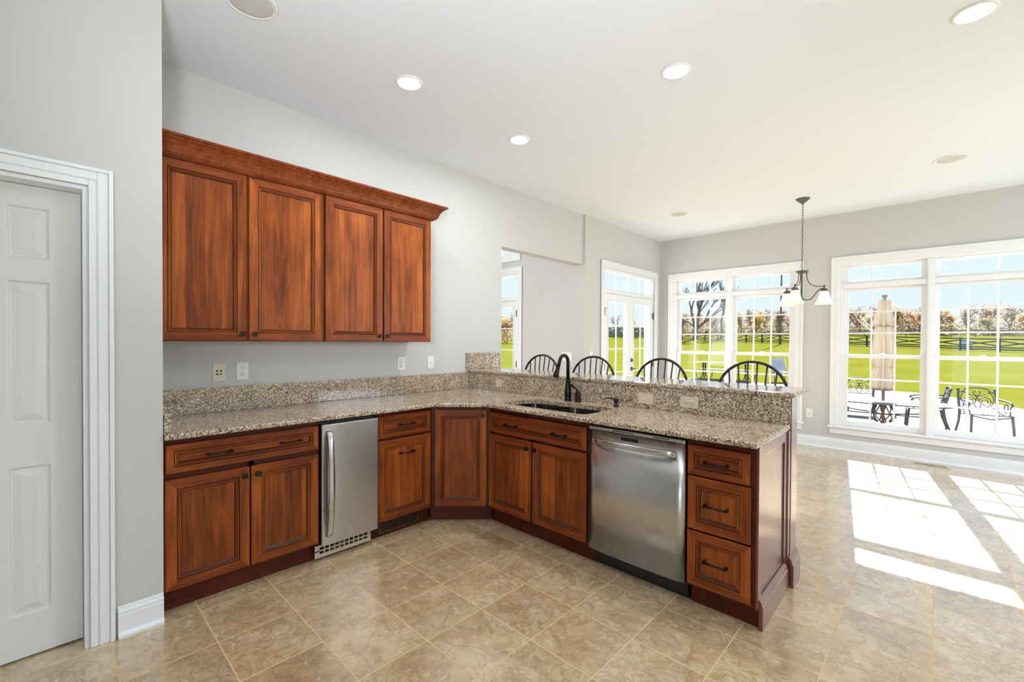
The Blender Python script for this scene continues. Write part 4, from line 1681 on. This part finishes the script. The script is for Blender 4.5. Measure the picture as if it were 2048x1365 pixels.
def leaf_cloud(bm, tips, n, size, rd, sc=0.7):
    for i in range(n):
        c = rd.choice(tips) + Vector((rd.gauss(0, sc), rd.gauss(0, sc), rd.gauss(0, sc * 0.8)))
        a = Vector((rd.uniform(-1, 1), rd.uniform(-1, 1), rd.uniform(-1, 1))).normalized()
        u_, v_ = frame_of(a)
        s = size * rd.uniform(0.6, 1.3)
        vs = [bm.verts.new(c + u_ * s * x_ + v_ * s * y_) for x_, y_ in ((-0.5, 0), (0, -0.35), (0.5, 0), (0, 0.35))]
        bm.faces.new(vs)


LEAF = {
    'golden': leafy('golden_leaves', [S(150, 130, 84), S(196, 170, 96), S(208, 182, 112), S(166, 148, 106)], 0.45),
    'rust': leafy('rust_leaves', [S(140, 118, 96), S(176, 142, 104), S(190, 156, 118), S(150, 130, 110)], 0.45),
    'brown': leafy('brown_leaves', [S(124, 114, 102), S(150, 138, 120), S(168, 154, 132), S(138, 130, 120)], 0.45),
    'olive': leafy('olive_leaves', [S(122, 122, 88), S(150, 146, 102), S(176, 166, 116), S(136, 132, 102)], 0.45),
    'bare': leafy('sparse_leaves', [S(146, 132, 118), S(162, 146, 130), S(176, 156, 136), S(140, 130, 122)], 0.45),
}
protos = {}


def tree_proto(kind, n_leaves, hgt, sd, name):
    rd = random.Random(sd)
    t = thing(name, '', 'tree', (0, 0, 0), 0)
    b = B()
    tips = []
    branch(b, Vector((0, 0, -0.3)), Vector((rd.uniform(-.05, .05), rd.uniform(-.05, .05), 1)).normalized(), hgt * 0.26, hgt * 0.022, 4 if kind in ('bare', 'brown') else 3, rd, tips, 0.6)
    part('trunk', b, BARK, t)
    b = B()
    skirt = [Vector((rd.gauss(0, 0.13) * hgt, rd.gauss(0, 0.13) * hgt, rd.uniform(0.08, 0.45) * hgt)) for _ in range(len(tips) // 2)]
    leaf_cloud(b, tips + skirt, n_leaves, hgt * 0.042, rd, hgt * 0.055)
    part('crown', b, LEAF[kind], t)
    t['proto'] = 1
    return t


spots = []
rt_ = random.Random(3)
kinds = ['golden', 'brown', 'rust', 'bare', 'olive', 'brown', 'golden', 'bare', 'rust', 'brown']
i = 0
x_ = -58.0
while x_ < 21:
    y_ = 132 + rt_.uniform(-4, 8)
    spots.append((x_, y_, kinds[i % 10], rt_.uniform(0.82, 1.12)))
    x_ += rt_.uniform(1.9, 2.9)
    i += 3
x_ = -57.0
while x_ < 22:
    spots.append((x_, 146 + rt_.uniform(-3, 5), kinds[(i + 1) % 10], rt_.uniform(1.05, 1.35)))
    x_ += rt_.uniform(3.0, 4.5)
    i += 1
# nearer trees on the left, seen through the glazed doors
for x_, y_, k_, s_ in ((-57.5, 57, 'golden', 0.9), (-55.5, 60, 'rust', 0.95), (-60, 62, 'olive', 0.95), (-56.5, 63.5, 'brown', 1.0), (-62, 66, 'golden', 1.1),
                       (-70, 112, 'brown', 1.1), (-66, 118, 'bare', 1.0), (-62.5, 121, 'rust', 1.0), (-60.5, 127, 'golden', 1.0)):
    spots.append((x_, y_, k_, s_))
HG = {'golden': 7.4, 'rust': 7.0, 'brown': 7.6, 'olive': 6.4, 'bare': 8.2}
NL = {'golden': 1300, 'rust': 1200, 'brown': 1100, 'olive': 1300, 'bare': 420}
ADJ = {'golden': 'golden-leaved', 'rust': 'rust-coloured', 'brown': 'dull brown', 'olive': 'olive-green', 'bare': 'nearly bare'}
ORD = ['first', 'second', 'third', 'fourth', 'fifth', 'sixth', 'seventh', 'eighth', 'ninth', 'tenth', 'eleventh', 'twelfth', 'thirteenth', 'fourteenth', 'fifteenth', 'sixteenth', 'seventeenth', 'eighteenth', 'nineteenth', 'twentieth']
count = {}
variants = {}
spots.sort(key=lambda s: math.atan2(s[0] - CAM.x, s[1]))
for x_, y_, k_, s_ in spots:
    n_ = count.get(k_, 0)
    count[k_] = n_ + 1
    key = (k_, n_ % 3)
    lab = '%s %s tree counted from the left along the wood beyond the lawn' % (ORD[n_], ADJ[k_])
    grp = 'autumn trees along the wood'
    z = ground_z(x_, y_)
    if key not in variants:
        p = tree_proto(k_, NL[k_], HG[k_], 11 + 7 * n_ + len(k_), 'autumn_tree')
        del p['proto']
        variants[key] = p
        p['label'] = lab
        p['group'] = grp
        o = p
    else:
        o = again(variants[key], (x_, y_, z), 0, lab, grp)
    o.matrix_basis = Matrix.Translation((x_, y_, z)) @ Matrix.Rotation(rt_.uniform(0, 6.28), 4, 'Z') @ Matrix.Scale(s_, 4)

# brushwood at the foot of the wood
b = B()
rb_ = random.Random(5)
for i in range(5200):
    x_ = rb_.uniform(-62, 24)
    y_ = 128 + rb_.uniform(-1.5, 6)
    hh = abs(rb_.gauss(0, 1.1))
    c = Vector((x_, y_, ground_z(x_, y_) + hh))
    u_, v_ = frame_of(Vector((rb_.uniform(-1, 1), rb_.uniform(-1, 1), rb_.uniform(-1, 1))).normalized())
    s = rb_.uniform(0.35, 0.7)
    b.faces.new([b.verts.new(c + u_ * s * p + v_ * s * q) for p, q in ((-0.5, 0), (0, -0.35), (0.5, 0), (0, 0.35))])
o = link('undergrowth', b, leafy('brush_leaves', [S(112, 104, 92), S(140, 124, 104), S(128, 124, 88), S(150, 128, 106)], 0.45))
o['kind'] = 'stuff'
o['label'] = 'grey-brown undergrowth at the foot of the wood beyond the field'
o['category'] = 'undergrowth'

# evergreen hedge seen through the french doors
hm = leafy('hedge_leaves', [S(40, 62, 44), S(56, 84, 58), S(70, 96, 70), S(48, 70, 50)], 0.3)
b = B()
for i in range(2600):
    x_ = rb_.uniform(-72, -52)
    y_ = 113 + (x_ + 66) * 0.1 + rb_.gauss(0, 0.7)
    c = Vector((x_, y_, ground_z(x_, y_) + rb_.uniform(0, 2.6)))
    u_, v_ = frame_of(Vector((rb_.uniform(-1, 1), rb_.uniform(-1, 1), rb_.uniform(-1, 1))).normalized())
    s = rb_.uniform(0.3, 0.6)
    b.faces.new([b.verts.new(c + u_ * s * p + v_ * s * q) for p, q in ((-0.5, 0), (0, -0.35), (0.5, 0), (0, 0.35))])
solo('evergreen_hedge', 'dark green hedge across the lawn, seen through the french doors', 'hedge', b, hm, (-62, 113, ground_z(-62, 113)))

# the big leafless tree on the lawn
t = thing('bare_tree', 'big leafless tree behind the fence, branches filling the first window pane', 'tree', (-32.6, 92.0, ground_z(-32.6, 92)), 0)
rd = random.Random(21)
tips = []
b = B()
base = Vector((0, 0, -0.2))
fork = Vector((0.1, 0, 1.5))
tube(b, [base, fork], [0.42, 0.34], 8)
for d_, l_, r_ in (((-0.35, 0.1, 1.0), 2.3, 0.22), ((0.25, -0.2, 1.0), 2.5, 0.24), ((-0.9, -0.3, 0.75), 2.3, 0.15), ((0.95, 0.2, 0.8), 2.5, 0.17), ((0.05, 0.4, 1.0), 2.2, 0.18)):
    branch(b, fork, Vector(d_).normalized(), l_, r_, 4, rd, tips, 0.48, 5, 0.16)
b.transform(Matrix.Scale(1.5, 4))
part('trunk', b, BARKD, t)
t = thing('bare_tree', 'slim leafless tree standing right beside the big one behind the fence', 'tree', (-28.6, 95.0, ground_z(-28.6, 95)), 0)
b = B()
tips = []
branch(b, Vector((0, 0, -0.2)), Vector((0.03, 0, 1)), 3.0, 0.22, 4, rd, tips, 0.42, 5, 0.2)
b.transform(Matrix.Scale(1.4, 4))
part('trunk', b, BARKD, t)


# ---- patio furniture
UX, UY = 2.63, 11.4
TZ = 0.235 - GROUND      # table height over the patio
t = thing('patio_table', 'dark cast-metal patio table on the pavers with the closed umbrella through it', 'table', (UX, UY, GROUND + 0.004), 0)
b = B()
c = B()
prism(c, [(1.0 * math.copysign(abs(math.cos(a)) ** 0.7, math.cos(a)), 0.52 * math.copysign(abs(math.sin(a)) ** 0.7, math.sin(a))) for a in [2 * PI * k / 40 for k in range(40)]], TZ - 0.03, TZ, bev=0.008)
merge(b, c)
part('table_top', b, IRONW, t)
for sx_ in (-1, 1):
    for sy_ in (-1, 1):
        b = B()
        tube(b, [(sx_ * 0.72, sy_ * 0.34, TZ - 0.03), (sx_ * 0.66, sy_ * 0.31, TZ - 0.16), (sx_ * 0.58, sy_ * 0.27, 0.36), (sx_ * 0.66, sy_ * 0.31, 0.12), (sx_ * 0.74, sy_ * 0.36, 0.0)], [0.02, 0.028, 0.022, 0.022, 0.028], 8)
        part('leg', b, IRONW, t)
b = B()
tube(b, [(-0.6, -0.28, 0.36), (0, 0, 0.32), (0.6, 0.28, 0.36)], 0.013, 6)
tube(b, [(-0.6, 0.28, 0.36), (0, 0.02, 0.32), (0.6, -0.28, 0.36)], 0.013, 6)
part('stretcher', b, IRONW, t)
b = B()
for k in range(10):
    a = 2 * PI * k / 10
    tube(b, [(0.10 * math.cos(a), 0.10 * math.sin(a), TZ - 0.04), (0.17 * math.cos(a + 0.2), 0.17 * math.sin(a + 0.2), 0.42), (0.20 * math.cos(a + 0.5), 0.20 * math.sin(a + 0.5), 0.28), (0.12 * math.cos(a + 0.8), 0.12 * math.sin(a + 0.8), 0.18)], 0.012, 6)
part('pedestal', b, IRONW, t)

UP = plain('umbrella_pole_paint', S(132, 112, 100), 0.45)
t = thing('patio_umbrella', 'closed beige patio umbrella tied at its skirt, standing through the patio table', 'umbrella', (UX, UY, GROUND + 0.004), 0)
zz = lambda z: 1.382 + (z - 1.382) * 1.137 - GROUND - 0.004
b = B()
fl = lambda a, z: 1.0 + 0.24 * math.cos(8 * a + 0.5 * math.sin(3 * z)) + 0.06 * math.sin(3 * a + 5 * z)
lathe(b, [(0.05, zz(2.14)), (0.08, zz(2.125)), (0.092, zz(2.0)), (0.112, zz(1.87)), (0.142, zz(1.74)), (0.165, zz(1.67)), (0.155, zz(1.675)), (0.10, zz(1.72))], (0, 0, 0), 96, flute=fl)
part('top_tier', b, CANVAS, t)
b = B()
lathe(b, [(0.08, zz(1.80)), (0.105, zz(1.72)), (0.125, zz(1.55)), (0.145, zz(1.35)), (0.157, zz(1.18)), (0.155, zz(1.08)), (0.125, zz(1.0)), (0.112, zz(0.965)), (0.13, zz(0.93)), (0.158, zz(0.84)), (0.165, zz(0.74)), (0.15, zz(0.63)), (0.12, zz(0.56)), (0.11, zz(0.58)), (0.06, zz(0.9))], (0, 0, 0), 96, flute=fl)
cn = part('canopy', b, CANVAS, t)
b = B()
pts = [(0.132 * math.cos(2 * PI * k / 24), 0.132 * math.sin(2 * PI * k / 24), zz(0.965)) for k in range(24)]
tube(b, pts, 0.009, 6, closed=True)
part('tie', b, CANVAS, cn)
b = B()
tube(b, [(0, 0, 0.10), (0, 0, zz(2.13))], 0.026, 12)
part('pole', b, UP, t)
b = B()
lathe(b, [(0.035, zz(2.115)), (0.03, zz(2.14)), (0.018, zz(2.15)), (0.03, zz(2.165)), (0.045, zz(2.19)), (0.04, zz(2.215)), (0.0, zz(2.225))], (0, 0, 0), 16)
part('finial', b, UP, t)
b = B()
lathe(b, [(0.0, 0.0), (0.26, 0.0), (0.26, 0.03), (0.20, 0.055), (0.05, 0.07), (0.04, 0.16), (0.028, 0.165)], (0, 0, 0), 24)
part('base', b, IRONW, t)
for k in range(2):
    b = B()
    tube(b, [(-0.04, -0.03, zz(1.45)), (-0.40 + 0.05 * k, -0.16, zz(1.80 + 0.05 * k))], 0.006, 5)
    part('rib', b, TRIM, t)


def spiral(cx, cz, r0, r1, a0, a1, n=14):
    return [(cx + (r0 + (r1 - r0) * i / n) * math.cos(a0 + (a1 - a0) * i / n), (cz + (r0 + (r1 - r0) * i / n) * math.sin(a0 + (a1 - a0) * i / n))) for i in range(n + 1)]


def patio_chair(label, loc, rotz):
    """Cast scrollwork armchair; it faces -y."""
    t = thing('patio_chair', label, 'chair', loc, rotz, 'cast-metal patio chairs')
    w, d, sh, bh = 0.27, 0.25, 0.42, 0.86
    lean = lambda z: d + max(0.0, z - sh) * 0.25
    b = B()
    box(b, -w, -d, sh - 0.02, w, d, sh, bev=0.008)
    part('seat', b, IRONW, t)
    b = B()
    tube(b, [(-w, -d, sh - 0.03), (-w * 0.5, -d - 0.01, sh - 0.06), (0, -d - 0.01, sh - 0.085), (w * 0.5, -d - 0.01, sh - 0.06), (w, -d, sh - 0.03)], 0.012, 6)
    tube(b, [(-w, d, sh - 0.06), (w, d, sh - 0.06)], 0.010, 6)
    part('apron', b, IRONW, t)
    for sx_ in (-1, 1):
        b = B()
        tube(b, [(sx_ * w, -d, sh), (sx_ * (w + 0.01), -d - 0.02, 0.22), (sx_ * (w + 0.02), -d - 0.035, 0.0)], [0.022, 0.020, 0.018], 6)
        part('leg', b, IRONW, t)
        b = B()
        tube(b, [(sx_ * (w + 0.02), d + 0.10, 0.0), (sx_ * w, d + 0.03, 0.22), (sx_ * w, d, sh), (sx_ * w, lean(0.65), 0.65), (sx_ * (w - 0.005), lean(bh - 0.05), bh - 0.05)], [0.018, 0.020, 0.022, 0.020, 0.018], 6)
        lathe(b, [(0.0, bh - 0.055), (0.022, bh - 0.05), (0.028, bh - 0.03), (0.018, bh - 0.012), (0.0, bh - 0.005)], (sx_ * (w - 0.005), lean(bh - 0.05), 0), 10)
        part('leg', b, IRONW, t)
        b = B()
        tube(b, [(sx_ * w, lean(0.66), 0.66), (sx_ * (w + 0.03), d - 0.12, 0.655), (sx_ * (w + 0.03), -0.08, 0.645), (sx_ * (w + 0.02), -d + 0.05, 0.62), (sx_ * (w + 0.01), -d + 0.03, 0.58)], 0.016, 6)
        tube(b, [(sx_ * (w + 0.015), -0.02 + u, v) for u, v in spiral(0.0, 0.53, 0.10, 0.025, -PI / 2, 1.7 * PI)], 0.009, 5)
        tube(b, [(sx_ * w, -d + 0.06, sh), (sx_ * (w + 0.01), -d + 0.10, 0.52), (sx_ * (w + 0.02), -d + 0.05, 0.62)], 0.011, 5)
        part('arm', b, IRONW, t)
    b = B()

    def bk(pts, r=0.0085):
        tube(b, [(x_, lean(z), z) for x_, z in pts], r, 5)
    bk([(-w, bh - 0.10), (-w * 0.72, bh - 0.07), (-w * 0.6, bh - 0.02), (-w * 0.3, bh), (0, bh + 0.008), (w * 0.3, bh), (w * 0.6, bh - 0.02), (w * 0.72, bh - 0.07), (w, bh - 0.10)], 0.012)
    bk([(0, 0.70), (-0.055, 0.77), (-0.05, 0.80), (-0.02, 0.80), (0, 0.785), (0.02, 0.80), (0.05, 0.80), (0.055, 0.77), (0, 0.70)])
    for s in (-1, 1):
        bk([(s * x_, z) for x_, z in spiral(0.115, 0.60, 0.095, 0.03, PI * 0.9, PI * 0.9 - 3.2 * PI, 22)])
        bk([(s * x_, z) for x_, z in ((0.0, 0.70), (0.06, 0.72), (0.12, 0.74), (0.18, 0.79))])
        bk([(s * x_, z) for x_, z in ((0.0, 0.70), (0.02, 0.62), (0.05, 0.55), (0.02, 0.48))])
        bk([(s * x_, z) for x_, z in ((0.17, 0.79), (0.225, 0.72), (0.235, 0.62), (0.19, 0.53), (0.12, 0.50))])
    bk([(-w, 0.48), (0, 0.47), (w, 0.48)], 0.010)
    part('backrest', b, IRONW, t)
    return t


gz = GROUND + 0.004
patio_chair('cast patio chair standing apart on the pavers, farthest right outside the window', (4.05, 12.15, gz), 0.3)
patio_chair('cast patio chair beyond the table, left of the umbrella', (2.02, 13.7, gz), 0.1)
patio_chair('cast patio chair at the right end of the table, seen from its arm side', (3.22, 12.35, gz), -PI / 2 + 0.08)

# long glass table at the patio's edge
GT = clear_glass('table_glass')
t = thing('glass_table', 'long two-tier glass table on scroll legs at the edge of the lawn', 'table', (-3.75, 21.75, gz), 0)
for nm_, z, hx in (('table_top', 0.78, 1.32), ('lower_shelf', 0.46, 1.15)):
    b = B(); box(b, -hx, -0.42, z - 0.012, hx, 0.42, z, bev=0.003)
    part(nm_, b, plain('frosted_tabletop_%s' % nm_, S(206, 216, 220), 0.15), t)
for px_ in (-0.92, 0.95):
    b = B()
    for s in (-1, 1):
        tube(b, [(px_ + s * 0.05, s * 0.05, 0.77), (px_ + s * 0.05, s * 0.05, 0.25), (px_ + s * 0.07, s * 0.1, 0.08), (px_ + s * 0.17, s * 0.2, 0.012), (px_ + s * 0.27, s * 0.25, 0.10), (px_ + s * 0.28, s * 0.26, 0.30)], 0.02, 6)
        tube(b, [(px_ + s * 0.05, -s * 0.05, 0.77), (px_ + s * 0.05, -s * 0.05, 0.25), (px_ + s * 0.08, -s * 0.15, 0.012)], 0.02, 6)
    part('leg', b, BLACKM, t)

t = thing('sling_chair', 'grey sling chair at the edge of the lawn, seen behind the last bar stool', 'chair', (-1.55, 22.05, gz), 0.45)
b = B()
n = 8
grid = [[b.verts.new((x_, 0.18 + 0.30 * u, 0.46 + 0.56 * u + 0.03 * (x_ / 0.26) ** 2 * (1 if u > 0.9 else 0))) for x_ in [-0.26 + 0.52 * i / n for i in range(n + 1)]] for u in [j / 6 for j in range(7)]]
for j in range(6):
    for i in range(n):
        b.faces.new((grid[j][i], grid[j][i + 1], grid[j + 1][i + 1], grid[j + 1][i])).smooth = True
bmesh.ops.solidify(b, geom=b.faces[:], thickness=0.012)
part('backrest', b, SLING, t)
b = B(); box(b, -0.27, -0.36, 0.41, 0.27, 0.22, 0.45, bev=0.015)
part('seat', b, plain('white_cushion', S(226, 226, 226), 0.8), t)
SM = plain('sling_frame', S(110, 114, 122), 0.4, 0.3)
for s in (-1, 1):
    b = B()
    tube(b, [(s * 0.29, -0.38, 0.0), (s * 0.29, -0.36, 0.30), (s * 0.29, -0.30, 0.40), (s * 0.29, 0.18, 0.44), (s * 0.28, 0.49, 1.03)], 0.016, 6)
    tube(b, [(s * 0.29, 0.10, 0.43), (s * 0.29, 0.36, 0.30), (s * 0.29, 0.46, 0.0)], 0.016, 6)
    tube(b, [(s * 0.29, -0.30, 0.40), (s * 0.31, -0.30, 0.62), (s * 0.31, 0.0, 0.66), (s * 0.30, 0.28, 0.64)], 0.015, 6)
    part('side_frame', b, SM, t)
